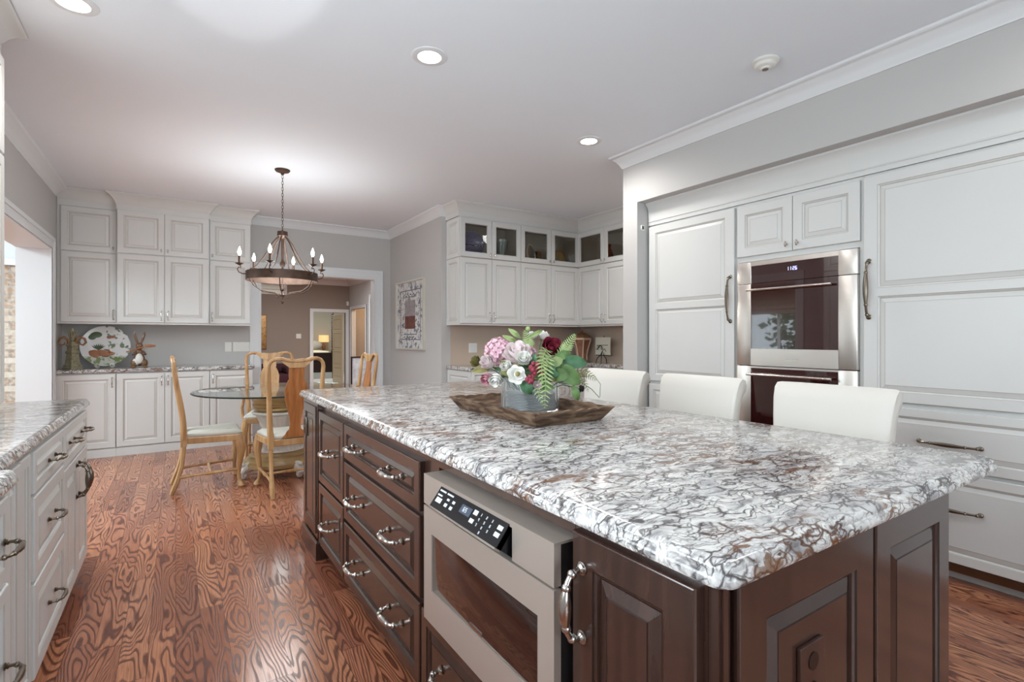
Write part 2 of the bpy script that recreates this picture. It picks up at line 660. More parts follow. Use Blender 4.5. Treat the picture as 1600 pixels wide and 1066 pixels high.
def only_mesh(mb, name, m, **kw):
    o = mb.build(name, m, **kw)
    me = o.data
    bpy.data.objects.remove(o)
    return me


# ------------------------------------------------------------------ hardware meshes
def pull_mesh(L, m, proj=0.034, r=0.0052, swell=1.7, seg=10):
    """bow pull along z, stands out along -y, centred at the origin"""
    b = MB()
    n = 28
    pts = []
    rad = []
    for i in range(n + 1):
        t = i / n
        a = PI * t
        z = -L / 2 * math.copysign(abs(math.cos(a)) ** 0.8, math.cos(a))
        yy = -proj * math.sin(a) ** 0.62
        pts.append((0, yy, z))
        k = math.exp(-((t - 0.5) / 0.12) ** 2)
        rad.append(r * (0.85 + swell * 0.40 * k))
    b.tube(pts, rad, seg)
    for sg in (-1, 1):
        b.lathe([(r * 1.7, 0), (r * 1.9, 0.002), (r * 1.1, 0.004), (r * 1.5, 0.007), (r * 0.9, 0.010)], (0, 0, sg * L / 2), seg, axis='y')
        for q in (0.335, 0.14):
            a = PI * (0.5 + sg * (0.5 - q))
            b.ball((0, -proj * math.sin(a) ** 0.62, -L / 2 * math.copysign(abs(math.cos(a)) ** 0.8, math.cos(a))), r * 1.35, seg)
    return only_mesh(b, 'handle', m)


def knob_mesh(m):
    b = MB()
    b.lathe([(0.006, 0), (0.006, 0.002), (0.003, 0.006), (0.003, 0.014)], (0, 0, 0), 8, axis='y')
    b.ball((0, -0.02, 0), 0.009, 10, sc=(0.9, 0.9, 2.2))
    return only_mesh(b, 'knob', m)


HM = {
    'small': pull_mesh(0.096, M['nickel'], 0.028, 0.0046),
    'island': pull_mesh(0.135, M['nickel'], 0.050, 0.0074),
    'islandbig': pull_mesh(0.135, M['nickel'], 0.044, 0.0070, 2.4, 16),
    'left': pull_mesh(0.12, M['pewter'], 0.040, 0.0050),
    'leftbig': pull_mesh(0.15, M['pewter'], 0.046, 0.0065, 3.0),
    'appl': pull_mesh(0.32, M['pewter'], 0.045, 0.008, 2.2),
    'applh': pull_mesh(0.25, M['pewter'], 0.036, 0.0065, 2.0),
    'knob': knob_mesh(M['nickel']),
}


def put_handle(door, kind, x, y, z, horiz=False):
    return inst('knob' if kind == 'knob' else 'handle', HM[kind], door, (x, y, z), (0, R(90) if horiz else 0, 0))


PAINT = [M['cab'], M['glaze']]
DARK = [M['dark'], M['darkg']]


def door(parent, x0, x1, z0, z1, mats=PAINT, t=0.02, y=0.0, handle=None, rail=0.055, name='door', panels=None, glass=False, gap=0.0015, raised=True):
    b = MB().panel(x0, x1, z0, z1, y, t, rail, panels, hollow=glass, gap=gap, raised=raised)
    o = b.build(name, mats, parent, smooth=0)
    if glass:
        gb = MB().box(x0 + rail, x1 - rail, y - 0.010, y - 0.006, z0 + rail, z1 - rail)
        gb.build('glass_pane', M['glass'], o, smooth=0)
    if handle:
        for h in (handle if isinstance(handle, list) else [handle]):
            put_handle(o, h[0], h[1], y - t, h[2], len(h) > 3 and h[3])
    return o


def rrect(x0, x1, y0, y1, r, ins, z, n=5):
    pts = []
    r2 = max(r - ins, 0.002)
    for (cx, cy, a0) in ((x1 - r, y0 + r, -90), (x1 - r, y1 - r, 0), (x0 + r, y1 - r, 90), (x0 + r, y0 + r, 180)):
        for i in range(n + 1):
            a = R(a0 + 90 * i / n)
            pts.append((cx + r2 * math.cos(a) + (0), cy + r2 * math.sin(a), z))
    return pts


def worktop(name, x0, x1, y0, y1, z1, t, label, r=0.02, ogee=True, cat='countertop', group=None):
    z0 = z1 - t
    if ogee:
        pr = [(0.03, 0), (0.012, 0.0), (0.003, 0.004), (0.0, 0.011), (0.001, 0.018), (0.005, 0.023), (0.0075, 0.025), (0.0075, 0.029), (0.008, 0.032), (0.013, 0.037), (0.020, 0.0395), (0.022, 0.040)]
        k = t / 0.040
    else:
        pr = [(0.02, 0), (0.005, 0), (0.0, 0.006), (0.0, 0.034), (0.005, 0.040)]
        k = t / 0.040
    rr = r + 0.02
    rings = [rrect(x0, x1, y0, y1, rr, i if i < rr else rr - 0.002, z0 + h * k) for i, h in pr]
    b = MB()
    b.loops(rings, 0, cap=True)
    b.add(rings[0], [tuple(range(len(rings[0])))[::-1]])
    o = b.build(name, M['granite'], smooth=0.7)
    return tag(o, label, cat, group)


# crown moulding: profile (out, down); path in plan, outward normal to the left of travel
CROWN = [(0.0, 0.105), (0.008, 0.105), (0.012, 0.092), (0.016, 0.088), (0.024, 0.070), (0.044, 0.042), (0.066, 0.028), (0.072, 0.022), (0.078, 0.020), (0.086, 0.012), (0.088, 0.0)]
CABCROWN = [(0.0, 0.155), (0.006, 0.155), (0.006, 0.100), (0.010, 0.095), (0.016, 0.085), (0.030, 0.060), (0.055, 0.032), (0.075, 0.020), (0.084, 0.016), (0.090, 0.010), (0.090, 0.0)]


def sweep(path, ztop, prof, b=None, mi=0):
    b = b or MB()
    n = len(path)
    nor = []
    for i in range(n - 1):
        dx, dy = path[i + 1][0] - path[i][0], path[i + 1][1] - path[i][1]
        L = math.hypot(dx, dy)
        nor.append((-dy / L, dx / L))
    rings = []
    for i in range(n):
        if i == 0:
            m = nor[0]
        elif i == n - 1:
            m = nor[-1]
        else:
            a, c = nor[i - 1], nor[i]
            k = 1 + a[0] * c[0] + a[1] * c[1]
            m = ((a[0] + c[0]) / k, (a[1] + c[1]) / k)
        rings.append([(path[i][0] + m[0] * o, path[i][1] + m[1] * o, ztop - d) for o, d in prof])
    b.loops(rings, mi, cap=False, close=False)
    # close ends
    k = len(prof)
    b.add(rings[0] + [(path[0][0], path[0][1], ztop)], [tuple(range(k + 1))], mi)
    b.add(rings[-1] + [(path[-1][0], path[-1][1], ztop)], [tuple(range(k + 1))], mi)
    return b


ZC = 2.80      # ceiling
ZT = 0.925     # worktops
# ================================================================== SETTING
fl = struct('floor', MB().box(-5.4, 6.6, -3.5, 19.2, -0.1, 0.0), M['floor'], smooth=0)
struct('ceiling', MB().box(-1.26, 4.95, -3.42, 7.37, ZC, ZC + 0.1), M['ceil'], smooth=0)
XL = -1.02


def wall(name, boxes, m=None):
    b = MB()
    for bx in boxes:
        b.box(*bx)
    return struct(name, b, m or M['wall'], smooth=0)


wall('wall_left', [(-1.26, XL, -3.42, 0.2, 0, ZC), (-1.26, XL, 0.2, 1.9, 0, 1.12), (-1.26, XL, 0.2, 1.9, 2.2, ZC), (-1.26, XL, 1.9, 4.0, 0, ZC),
                   (-1.26, XL, 4.0, 6.65, 2.13, ZC), (-1.26, XL, 6.65, 7.37, 0, ZC)])
wall('wall_back', [(XL, 0.904, 7.25, 7.37, 0, ZC), (0.904, 2.392, 7.25, 7.37, 2.10, ZC), (2.392, 2.75, 7.25, 7.37, 0, ZC)])
wall('wall_picture', [(2.63, 2.75, 5.53, 7.25, 0, ZC)])
wall('wall_recess_back', [(2.75, 4.95, 5.53, 5.65, 0, ZC)], M['tan'])
wall('wall_recess_right', [(4.80, 4.95, 3.14, 5.53, 0, ZC)], M['tan'])
wall('wall_stub', [(3.20, 4.95, 2.98, 3.14, 0, ZC)])
wall('wall_soffit', [(3.20, 3.98, -3.42, 2.98, 2.378, ZC)])
wall('wall_alcove_back', [(3.98, 4.1, -3.42, 2.98, 0, ZC)])
wall('wall_rear', [(-1.26, -0.8, -3.42, -3.3, 0, ZC), (2.8, 3.98, -3.42, -3.3, 0, ZC), (-0.8, 2.8, -3.42, -3.3, 0, 0.6), (-0.8, 2.8, -3.42, -3.3, 2.3, ZC)])


def frame_window(name, axis, at, a0, a1, z0, z1, nv=2, nh=1):
    b = MB()

    def bx(p0, p1, q0, q1, th=0.05):
        if axis == 'y':
            b.box(p0, p1, at - th / 2, at + th / 2, q0, q1)
        else:
            b.box(at - th / 2, at + th / 2, p0, p1, q0, q1)
    f = 0.05
    bx(a0, a1, z0, z0 + f); bx(a0, a1, z1 - f, z1); bx(a0, a0 + f, z0 + f, z1 - f); bx(a1 - f, a1, z0 + f, z1 - f)
    for i in range(1, nv + 1):
        p = a0 + (a1 - a0) * i / (nv + 1)
        bx(p - 0.03, p + 0.03, z0 + f, z1 - f, 0.045)
    o = struct(name, b, M['white'], smooth=0)
    gb = MB()
    if axis == 'y':
        gb.box(a0 + f, a1 - f, at - 0.003, at + 0.003, z0 + f, z1 - f)
    else:
        gb.box(at - 0.003, at + 0.003, a0 + f, a1 - f, z0 + f, z1 - f)
    gb.build('window_pane', M['glass'], o, smooth=0)
    return o


frame_window('window_1', 'y', -3.37, -0.8, 2.8, 0.6, 2.3, 3)
frame_window('window_2', 'x', -1.14, 0.2, 1.9, 1.12, 2.2, 1)
frame_window('window_3', 'x', -5.3, 4.4, 7.4, 0.8, 2.3, 3)

# crown mouldings
struct('trim_1', sweep([(3.2, -3.3), (3.2, 3.14), (4.80, 3.14)][::1], ZC, [(o, d) for o, d in CROWN]), M['white'], smooth=0.5)
struct('trim_2', sweep([(2.70, 5.53), (2.63, 5.53), (2.63, 7.25), (0.80, 7.25)][::-1][::-1], ZC, CROWN), M['white'], smooth=0.5)
struct('trim_3', sweep([(XL, 6.90), (XL, 3.50)], ZC, CROWN), M['white'], smooth=0.5)
# baseboards
struct('baseboard_picture', MB().box(2.612, 2.63, 5.53, 7.232, 0, 0.13), M['white'], smooth=0)
struct('baseboard_back', MB().box(2.54, 2.63, 7.232, 7.25, 0, 0.13), M['white'], smooth=0)


def casing(name, axis, at, side, a0, a1, z1, w=0.10, th=0.022, sill=None):
    """door casing; at = wall face, side=+1/-1 out direction"""
    b = MB()
    for k, (w0, w1, tt) in enumerate(((0, w, th * 0.6), (w * 0.68, w, th), (0.0, w * 0.14, th * 0.85))):
        lo, hi = (at, at + side * tt) if side > 0 else (at + side * tt, at)

        def bx(p0, p1, q0, q1):
            if axis == 'y':
                b.box(p0, p1, lo, hi, q0, q1)
            else:
                b.box(lo, hi, p0, p1, q0, q1)
        bx(a0 - w1, a0 - w0, 0, z1 + w1)
        bx(a1 + w0, a1 + w1, 0, z1 + w1)
        bx(a0 - w0, a1 + w0, z1 + w0, z1 + w1)
    return struct(name, b, M['white'], smooth=0)


casing('trim_4', 'y', 7.25, -1, 0.904, 2.392, 2.10, 0.12)
casing('trim_5', 'x', XL, 1, 4.0, 6.65, 2.13, 0.11)
# jamb liners
struct('trim_6', MB().box(-1.27, -1.01, 6.638, 6.65, 0, 2.13).box(-1.27, -1.01, 4.0, 4.012, 0, 2.13).box(-1.27, -1.01, 4.012, 6.638, 2.118, 2.13), M['white'], smooth=0)
struct('trim_7', MB().box(2.380, 2.392, 7.24, 7.38, 0, 2.10).box(0.904, 0.916, 7.24, 7.38, 0, 2.10).box(0.916, 2.38, 7.24, 7.38, 2.088, 2.10), M['white'], smooth=0)
# skylight-less ceiling ; quarter round along hutch toe etc are parts of cabinets

# ---- hearth room on the left
wall('wall_hearth_far', [(-1.60, -1.26, 8.72, 8.85, 0, 2.16)], M['brick'])
struct('wall_hearth_brick', MB().box(-5.3, -1.60, 8.5, 8.72, 0, 2.16), M['brick'], smooth=0)
wall('wall_hearth_upper', [(-5.3, -1.26, 8.56, 8.85, 2.16, ZC)], M['white'])
wall('wall_hearth_right', [(-1.26, -1.14, 7.37, 8.85, 0, ZC)], M['white'])
wall('wall_hearth_near', [(-5.3, -1.26, 3.3, 3.42, 0, ZC)], M['wall'])
wall('wall_hearth_left', [(-5.4, -5.2, 3.3, 4.4, 0, ZC), (-5.4, -5.2, 7.4, 8.85, 0, ZC), (-5.4, -5.2, 4.4, 7.4, 0, 0.8), (-5.4, -5.2, 4.4, 7.4, 2.3, ZC)], M['wall'])
struct('ceiling', MB().box(-5.4, -1.26, 3.3, 8.85, ZC, ZC + 0.1), M['white'], smooth=0)
struct('trim_8', MB().box(-5.2, -1.26, 8.44, 8.50, 2.13, 2.20), M['white'], smooth=0)
# ---- hall behind the cased opening
wall('wall_hall_left', [(-0.2, -0.08, 7.37, 13.9, 0, ZC)], M['brownwall'])
wall('wall_hall_far', [(-0.2, 2.975, 13.9, 14.02, 0, ZC), (2.975, 3.80, 13.9, 14.02, 1.93, ZC), (3.80, 6.5, 13.9, 14.02, 0, ZC)], M['brownwall'])
wall('wall_hall_right', [(3.9, 4.02, 7.37, 10.9, 0, ZC), (3.9, 4.02, 10.9, 12.08, 2.20, ZC), (3.9, 4.02, 12.08, 12.47, 0, ZC), (3.9, 4.02, 12.47, 13.70, 2.01, ZC), (3.9, 4.02, 13.70, 13.9, 0, ZC)], M['wall'])
wall('wall_hall_near', [(2.75, 4.02, 7.25, 7.37, 0, ZC)], M['wall'])
struct('ceiling', MB().box(-0.2, 6.5, 7.37, 19.2, ZC, ZC + 0.1), M['ceil'], smooth=0)
struct('trim_9', sweep([(3.9, 7.4), (3.9, 13.9), (-0.08, 13.9)], ZC, [(o * 1.5, d * 1.5) for o, d in CROWN]), M['white'], smooth=0.5)
casing('trim_10', 'y', 13.9, -1, 2.975, 3.80, 1.93, 0.085)
casing('trim_11', 'x', 3.9, -1, 12.47, 13.70, 2.01, 0.07)
casing('trim_12', 'x', 3.9, -1, 10.9, 12.08, 2.20, 0.10)
wall('wall_side_room', [(5.4, 5.5, 12.2, 13.9, 0, ZC), (4.02, 5.4, 12.2, 12.28, 0, ZC)], M['tanroom'])
wall('wall_side_hall', [(4.7, 4.8, 9.0, 12.2, 0, ZC), (4.02, 4.7, 9.0, 9.1, 0, ZC)], M['wall'])
wall('wall_bedroom', [(1.2, 6.5, 18.9, 19.0, 0, ZC), (1.2, 1.3, 14.02, 18.9, 0, ZC), (6.4, 6.5, 14.02, 18.9, 0, ZC)], mat('bedroom_paint', (205, 202, 190), 0.8))
o = MB().box(1.35, 6.35, 14.1, 18.85, 0.0, 0.012).build('carpet', M['carpet'], smooth=0)
o['kind'] = 'structure'
o.name = 'floor_bedroom'

# ================================================================== BACK HUTCH
HXL, HM1, HM2, HXR = -1.0, -0.527, 0.324, 0.765


def base_cab(label, x0, x1, yf, zt, doors, kick_flush=True, depth=0.405, group=None, kz=0.09):
    t = thing('base_cabinet', label, 'cabinet', (x0, yf, 0), 0, group)
    w = x1 - x0
    b = MB().box(0.0005, w - 0.0005, 0.0, depth, kz, zt)
    b.box(0.0005, w - 0.0005, 0.002, depth, 0, kz)
    b.build('body', PAINT, t, smooth=0)
    MB().box(0.0005, w - 0.0005, -0.012, 0.002, 0, kz - 0.012).box(0.0005, w - 0.0005, -0.008, 0.002, kz - 0.012, kz - 0.004).build('toe_board', M['cab'], t, smooth=0)
    for (a, c, hs) in doors:
        door(t, a - x0, c - x0, kz + 0.005, zt - 0.012, handle=('small', (a - x0 + 0.03) if hs < 0 else (c - x0 - 0.03), zt - 0.10))
    return t


YB = 6.84
base_cab('white base cabinet at the left end of the back wall, under the decorative plate', HXL - 0.018, -0.527, YB, 0.885, [(-1.012, -0.53, 1)])
base_cab('white double-door base cabinet in the middle of the back wall, behind the left wooden chair', -0.5265, 0.3265, YB, 0.885, [(-0.525, -0.1, 1), (-0.1, 0.325, -1)])
base_cab('white base cabinet at the right end of the back wall, beside the cased opening', 0.327, 0.775, YB, 0.885, [(0.329, 0.772, -1)])
worktop('countertop', -1.018, 0.790, 6.805, 7.249, ZT, 0.038, 'speckled granite countertop along the back wall, under the wall cabinets', 0.004, ogee=False)


def wall_cab(label, x0, x1, yf, z0, zs, z1, doors, depth, crown_l=False, crown_r=False, ret=0.05):
    t = thing('wall_cabinet', label, 'cabinet', (x0, yf, z0), 0)
    w = x1 - x0
    b = MB().box(0.0005, w - 0.0005, 0, depth, 0, z1 - z0 + 0.16)
    b.build('body', PAINT, t, smooth=0)
    MB().box(0.0005, w - 0.0005, -0.006, 0.0, 0.0, 0.016).build('light_rail', M['cab'], t, smooth=0)
    for (a, c, hs) in doors:
        hx = (a - x0 + 0.03) if hs < 0 else (c - x0 - 0.03)
        door(t, a - x0, c - x0, 0.018, zs - z0 - 0.004, handle=('small', hx, 0.10))
        door(t, a - x0, c - x0, zs - z0 + 0.004, z1 - z0, handle=('knob', hx, zs - z0 + 0.055))
    path = []
    if crown_r:
        path.append((w - 0.0005, ret))
    path += [(w - 0.0005, 0.0), (0.0005, 0.0)]
    if crown_l:
        path.append((0.0005, ret))
    # outward is -y : normal to the left of travel must be -y -> travel in -x gives (0,-1)
    sweep(path, ZC - z0 - 0.001, [(o, d * 1.12) for o, d in CABCROWN]).build('crown', M['cab'], t, smooth=0.5)
    return t


wall_cab('white wall cabinet at the left end of the back wall, above the decorative plate', XL + 0.002, -0.5275, 6.955, 1.40, 2.155, 2.62, [(-0.99, -0.53, 1)], 0.294)
wall_cab('white wall cabinet projecting in the middle of the back wall, two doors over two', -0.527, 0.3255, 6.885, 1.40, 2.160, 2.625, [(-0.522, -0.103, 1), (-0.103, 0.318, -1)], 0.364, True, True, 0.07)
wall_cab('white wall cabinet at the right end of the back wall, behind the chandelier', 0.326, 0.762, 6.955, 1.40, 2.160, 2.62, [(0.330, 0.755, -1)], 0.294, False, True, 0.294)

# ================================================================== RIGHT RECESS CABINETS
YR = 5.20


def recess_wall_cab(label, loc, rz, w, nd, depth, side=None, wx=None):
    z0, zs, z1 = 1.40, 2.18, 2.64
    t = thing('wall_cabinet', label, 'cabinet', (loc[0], loc[1], z0), rz)
    b = MB()
    h = z1 - z0
    b.box(0.0005, w - 0.0005, 0, depth, 0, zs - z0 + 0.02)                    # closed lower box
    b.box(0.0005, 0.018, 0, depth, zs - z0 + 0.02, h + 0.158)
    b.box(w - 0.018, w - 0.0005, 0, depth, zs - z0 + 0.02, h + 0.158)
    b.box(0.018, w - 0.018, depth - 0.012, depth, zs - z0 + 0.02, h)
    b.box(0.018, w - 0.018, 0, depth, h - 0.02, h + 0.158)
    b.build('body', [M['tan']], t, smooth=0)
    MB().box(0.0, w, -0.001, 0.02, h - 0.03, h + 0.10).build('face_rail', M['cab'], t, smooth=0)
    MB().box(0, w, -0.006, 0.0, 0, 0.016).build('light_rail', M['cab'], t, smooth=0)
    dw = w / nd
    for k in range(nd):
        hs = 1 if k % 2 == 0 else -1
        a, c = k * dw, (k + 1) * dw
        hx = a + 0.03 if hs < 0 else c - 0.03
        door(t, a, c, 0.018, zs - z0 - 0.004, handle=('small', hx, 0.10))
        door(t, a, c, zs - z0 + 0.004, h - 0.01, handle=('knob', hx, zs - z0 + 0.045), glass=True)
    return t


c1 = recess_wall_cab('white wall cabinet over the recess counter with purple glass behind its upper left pane', (2.705, YR, 0), 0, 0.83, 2, 0.325)
c2 = recess_wall_cab('white wall cabinet in the recess corner with a swan neck behind its upper left pane', (3.5355, YR, 0), 0, 0.9345, 2, 0.325)
c3 = recess_wall_cab('white wall cabinet on the right recess wall, partly hidden by the grey wall end', (4.47, 5.199, 0), R(-90), 1.0, 2, 0.325)
# end panel of the first cabinet (facing -x)
pb = MB().panel(-0.325, 0.0, 0.0, 0.776, 0.0, 0.012, 0.05, gap=0)
for i, (x, y, z) in enumerate(pb.v):
    pb.v[i] = (-0.0005 + y * 1.0, -x * 1.0, z)
pb.build('end_panel', PAINT, c1, smooth=0)
pb = MB().panel(-0.325, 0.0, 0.782, 1.24, 0.0, 0.012, 0.05, gap=0)
for i, (x, y, z) in enumerate(pb.v):
    pb.v[i] = (-0.0005 + y, -x, z)
pb.build('end_panel', PAINT, c1, smooth=0)
struct('trim_13', sweep([(4.47, 3.24), (4.47, YR), (2.692, YR), (2.692, 5.53)], ZC, [(o, d) for o, d in CABCROWN]), M['cab'], smooth=0.5)

tb = thing('base_cabinet', 'white base cabinet under the recess counter, seen left of the flowers', 'cabinet', (2.72, 4.95, 0))
MB().box(0, 1.75, 0.0, 0.579, 0.09, 0.885).box(0.02, 1.75, 0.05, 0.579, 0, 0.09).build('body', PAINT, tb, smooth=0)
pb = MB().panel(-0.575, 0.0, 0.09, 0.88, 0.0, 0.015, 0.06, gap=0)
for i, (x, y, z) in enumerate(pb.v):
    pb.v[i] = (y, -x, z)
pb.build('end_panel', PAINT, tb, smooth=0)
for k in range(4):
    door(tb, 0.4375 * k, 0.4375 * (k + 1), 0.095, 0.70, handle=('small', 0.4375 * (k + (0.9 if k % 2 == 0 else 0.1)), 0.6))
    door(tb, 0.4375 * k, 0.4375 * (k + 1), 0.71, 0.875, handle=('small', 0.4375 * (k + 0.5), 0.79, True), name='drawer', rail=0.03)
tb = thing('base_cabinet', 'white base cabinet under the right recess wall, behind the first white stool', 'cabinet', (4.48, 4.93, 0), R(-90))
MB().box(0, 1.78, 0.0, 0.319, 0.09, 0.885).box(0.0, 1.78, 0.05, 0.319, 0, 0.09).build('body', PAINT, tb, smooth=0)
for k in range(4):
    door(tb, 0.445 * k, 0.445 * (k + 1), 0.095, 0.875, handle=('small', 0.445 * (k + (0.9 if k % 2 == 0 else 0.1)), 0.77))
worktop('countertop', 2.685, 4.799, 4.92, 5.529, ZT, 0.038, 'granite countertop in the recess beneath the glass-door cabinets, left of the flowers', 0.004, ogee=False)
worktop('countertop', 4.45, 4.799, 3.145, 4.919, ZT, 0.038, 'granite countertop along the right recess wall, under the small easel plaque', 0.004, ogee=False)

# ================================================================== FRIDGE / OVEN WALL  (local x runs towards the camera, -Y)
XF = 3.34


def on_right(name, label, cat, y, x=XF):
    return thing(name, label, cat, (x, y, 0), R(-90))


# refrigerator panel A
A0 = 2.965


def appliance(label, y0, w, hx, dl=None):
    t = on_right('refrigerator', label, 'refrigerator', y0)
    MB().box(0.001, w - 0.001, 0.0, 0.62, 0.07, 2.19).box(0.001, w - 0.001, 0.06, 0.62, 0, 0.07).build('body', M['cab'], t, smooth=0)
    door(t, 0.004, w - 0.004, 0.895, 2.178, panels=[(0.95, 1.487), (1.532, 2.12)], rail=0.07, handle=('appl', hx, 1.53), t=0.024)
    for (a, c) in ((0.575, 0.872), (0.10, 0.560)):
        d = door(t, 0.004, w - 0.004, a, c, rail=0.045, name='drawer', t=0.024)
        put_handle(d, 'applh', w * 0.42, -0.024, (a + c) / 2 - 0.02 if a > 0.3 else 0.375, True)
    MB().box(0.004, w - 0.004, -0.012, 0.0, 0.055, 0.095).build('kick_strip', M['pewter'], t, smooth=0)
    return t


appliance('white panelled refrigerator left of the wall ovens, behind the middle stool', A0, 0.795, 0.762)
appliance('wide white panelled refrigerator at the right edge, with long drawer pulls', 1.362, 0.945, 0.035)
t = on_right('tall_cabinet', 'white panelled tall cabinet beyond the right refrigerator', 'cabinet', 0.4165)
MB().box(0, 0.9, 0.0, 0.62, 0.0, 2.19).build('body', M['cab'], t, smooth=0)
door(t, 0.004, 0.448, 0.1, 2.178, panels=[(0.16, 1.487), (1.532, 2.12)], handle=('small', 0.42, 1.2))
door(t, 0.452, 0.896, 0.1, 2.178, panels=[(0.16, 1.487), (1.532, 2.12)], handle=('small', 0.48, 1.2))
# oven tower
t = on_right('oven_cabinet', 'white cabinet holding the two wall ovens, two small doors on top', 'cabinet', 2.1685)
W_ = 0.805
MB().box(0.0, 0.02, 0.0, 0.62, 0.0, 2.19).box(W_ - 0.02, W_, 0, 0.62, 0, 2.19).box(0.02, W_ - 0.02, 0.0, 0.62, 1.781, 2.19).box(0.02, W_ - 0.02, 0, 0.62, 0, 0.29).box(0.02, W_ - 0.02, 0.60, 0.62, 0.29, 1.781).build('body', M['cab'], t, smooth=0)
door(t, 0.012, W_ / 2, 1.815, 2.17, handle=('knob', W_ / 2 - 0.035, 1.86), rail=0.06)
door(t, W_ / 2, W_ - 0.012, 1.815, 2.17, handle=('knob', W_ / 2 + 0.035, 1.86), rail=0.06)
door(t, 0.012, W_ - 0.012, 0.09, 0.285, name='drawer', rail=0.04, handle=('applh', W_ / 2, 0.19, True))


def oven(label, z0, z1, split, group=None):
    t = thing('wall_oven', label, 'oven', (XF, 2.148, z0), R(-90))
    w = 0.764
    h = z1 - z0
    MB().box(0.003, w - 0.003, 0.0, 0.5, 0.002, h - 0.002).build('body', M['nearblack'], t, smooth=0)
    gx0, gx1 = 0.105, w - 0.105
    # control fascia sides
    b = MB()
    if split:
        b.box(0, gx0, -0.028, 0.0, split, h, bev=0.003)
        b.box(gx1, w, -0.028, 0.0, split, h, bev=0.003)
        b.box(gx0 - 0.004, gx1 + 0.004, -0.028, 0.0, h - 0.03, h)
        b.build('control_panel', M['steel'], t, smooth=0.5)
        gp = MB().box(gx0, gx1, -0.026, 0.0, split, h - 0.031).build('control_glass', M['oven_glass'], t, smooth=0)
        dz = split - 0.003
    else:
        dz = h
    b = MB()
    b.box(0, gx0, -0.03, 0.0, 0, dz, bev=0.003)
    b.box(gx1, w, -0.03, 0.0, 0, dz, bev=0.003)
    b.box(gx0 - 0.004, gx1 + 0.004, -0.03, 0.0, 0, 0.115)
    if not split:
        b.box(gx0 - 0.004, gx1 + 0.004, -0.03, 0, dz - 0.012, dz)
    d = b.build('door', M['steel'], t, smooth=0.5)
    MB().box(gx0, gx1, -0.032, -0.002, 0.115, dz - 0.001 if split else dz - 0.012).build('door_glass', M['oven_glass'], d, smooth=0)
    hz = dz - 0.045 if split else dz - 0.055
    MB().tube([(gx0 - 0.01, -0.068, hz), (gx1 - 0.02, -0.068, hz)], 0.0085, 12).tube([(gx0 + 0.03, -0.068, hz), (gx0 + 0.03, -0.03, hz)], 0.006, 8).tube([(gx1 - 0.06, -0.068, hz), (gx1 - 0.06, -0.03, hz)], 0.006, 8).build('handle', M['nickel'], d)
    return t, w, gx0, gx1


SEG = {'0': 'abcdef', '1': 'bc', '2': 'abged', '3': 'abgcd', '4': 'fgbc', '5': 'afgcd', '6': 'afgcde', '7': 'abc', '8': 'abcdefg', '9': 'abcdfg'}


def digits(txt, x, z, h, y, b=None, st=0.16):
    b = b or MB()
    w = h * 0.5
    s = h * st
    for ch in txt:
        if ch == ':':
            b.box(x, x + s, y - 0.001, y, z + h * 0.22, z + h * 0.22 + s)
            b.box(x, x + s, y - 0.001, y, z + h * 0.65, z + h * 0.65 + s)
            x += s * 2.2
            continue
        if ch != ' ':
            for c in SEG[ch]:
                r = {'a': (0, w, h - s, h), 'd': (0, w, 0, s), 'g': (0, w, h / 2 - s / 2, h / 2 + s / 2), 'b': (w - s, w, h / 2, h), 'c': (w - s, w, 0, h / 2), 'f': (0, s, h / 2, h), 'e': (0, s, 0, h / 2)}[c]
                b.box(x + r[0], x + r[1], y - 0.001, y, z + r[2], z + r[3])
        x += w + s * 1.6
    return b


ov, w_, g0, g1 = oven('stainless upper wall oven with the clock reading 11:26', 1.063, 1.775, 0.562)
digits('11:26', 0.350, 0.626, 0.023, -0.0262, None, 0.12).build('clock_digits', M['clock'], ov, smooth=0)
MB().box(0.34, 0.42, -0.0305, -0.03, 0.045, 0.055).build('badge', M['nickel'], ov, smooth=0)
oven('stainless lower wall oven, half hidden behind the stool backs', 0.295, 1.058, 0)
# valence with small crown on top of the tower
t = on_right('valence', 'white valence board above the refrigerators and ovens', 'valence', 2.972)
b = MB()
b.box(0, 3.6, -0.012, 0.02, 2.192, 2.350)
sweep([(3.6, -0.012), (0, -0.012)], 2.3775, [(0, 0.155), (0.006, 0.155), (0.006, 0.150), (0.0, 0.145), (0.004, 0.060), (0.018, 0.030), (0.034, 0.016), (0.040, 0.012), (0.040, 0)], b)
b.build('board', M['cab'], t, smooth=0.5)

# ================================================================== LEFT RUN (facing +X); local x runs away from the camera
XLF = -0.415


def on_left(name, label, cat, y, x=XLF, z=0):
    return thing(name, label, cat, (x, y, z), R(90))


def left_body(t, w, depth=0.585, kz=0.09, kick=0.045):
    MB().box(0.0005, w - 0.0005, 0, depth, kz, 0.884).box(0.0005, w - 0.0005, kick, depth, 0, kz).build('body', PAINT, t, smooth=0)


t = on_left('base_cabinet', 'white base cabinet at the far end of the left counter, wide drawer over doors', 'cabinet', 2.873)
w = 3.545 - 2.873
left_body(t, w)
door(t, 0.0, w - 0.012, 0.69, 0.868, name='drawer', rail=0.035, handle=[('left', 0.17, 0.785, True), ('left', 0.50, 0.785, True)])
door(t, 0.0, w / 2 - 0.006, 0.10, 0.682, handle=('leftbig', w / 2 - 0.04, 0.57))
door(t, w / 2 - 0.006, w - 0.012, 0.10, 0.682, handle=('leftbig', w / 2 + 0.03, 0.57))
t = on_left('base_cabinet', 'white three-drawer base cabinet in the middle of the left counter', 'cabinet', 2.148)
w = 2.872 - 2.148
left_body(t, w)
door(t, 0.165, w - 0.004, 0.725, 0.868, name='drawer', rail=0.032, handle=('left', 0.45, 0.795, True))
door(t, 0.165, w - 0.004, 0.432, 0.715, name='drawer', rail=0.05, handle=('left', 0.45, 0.575, True))
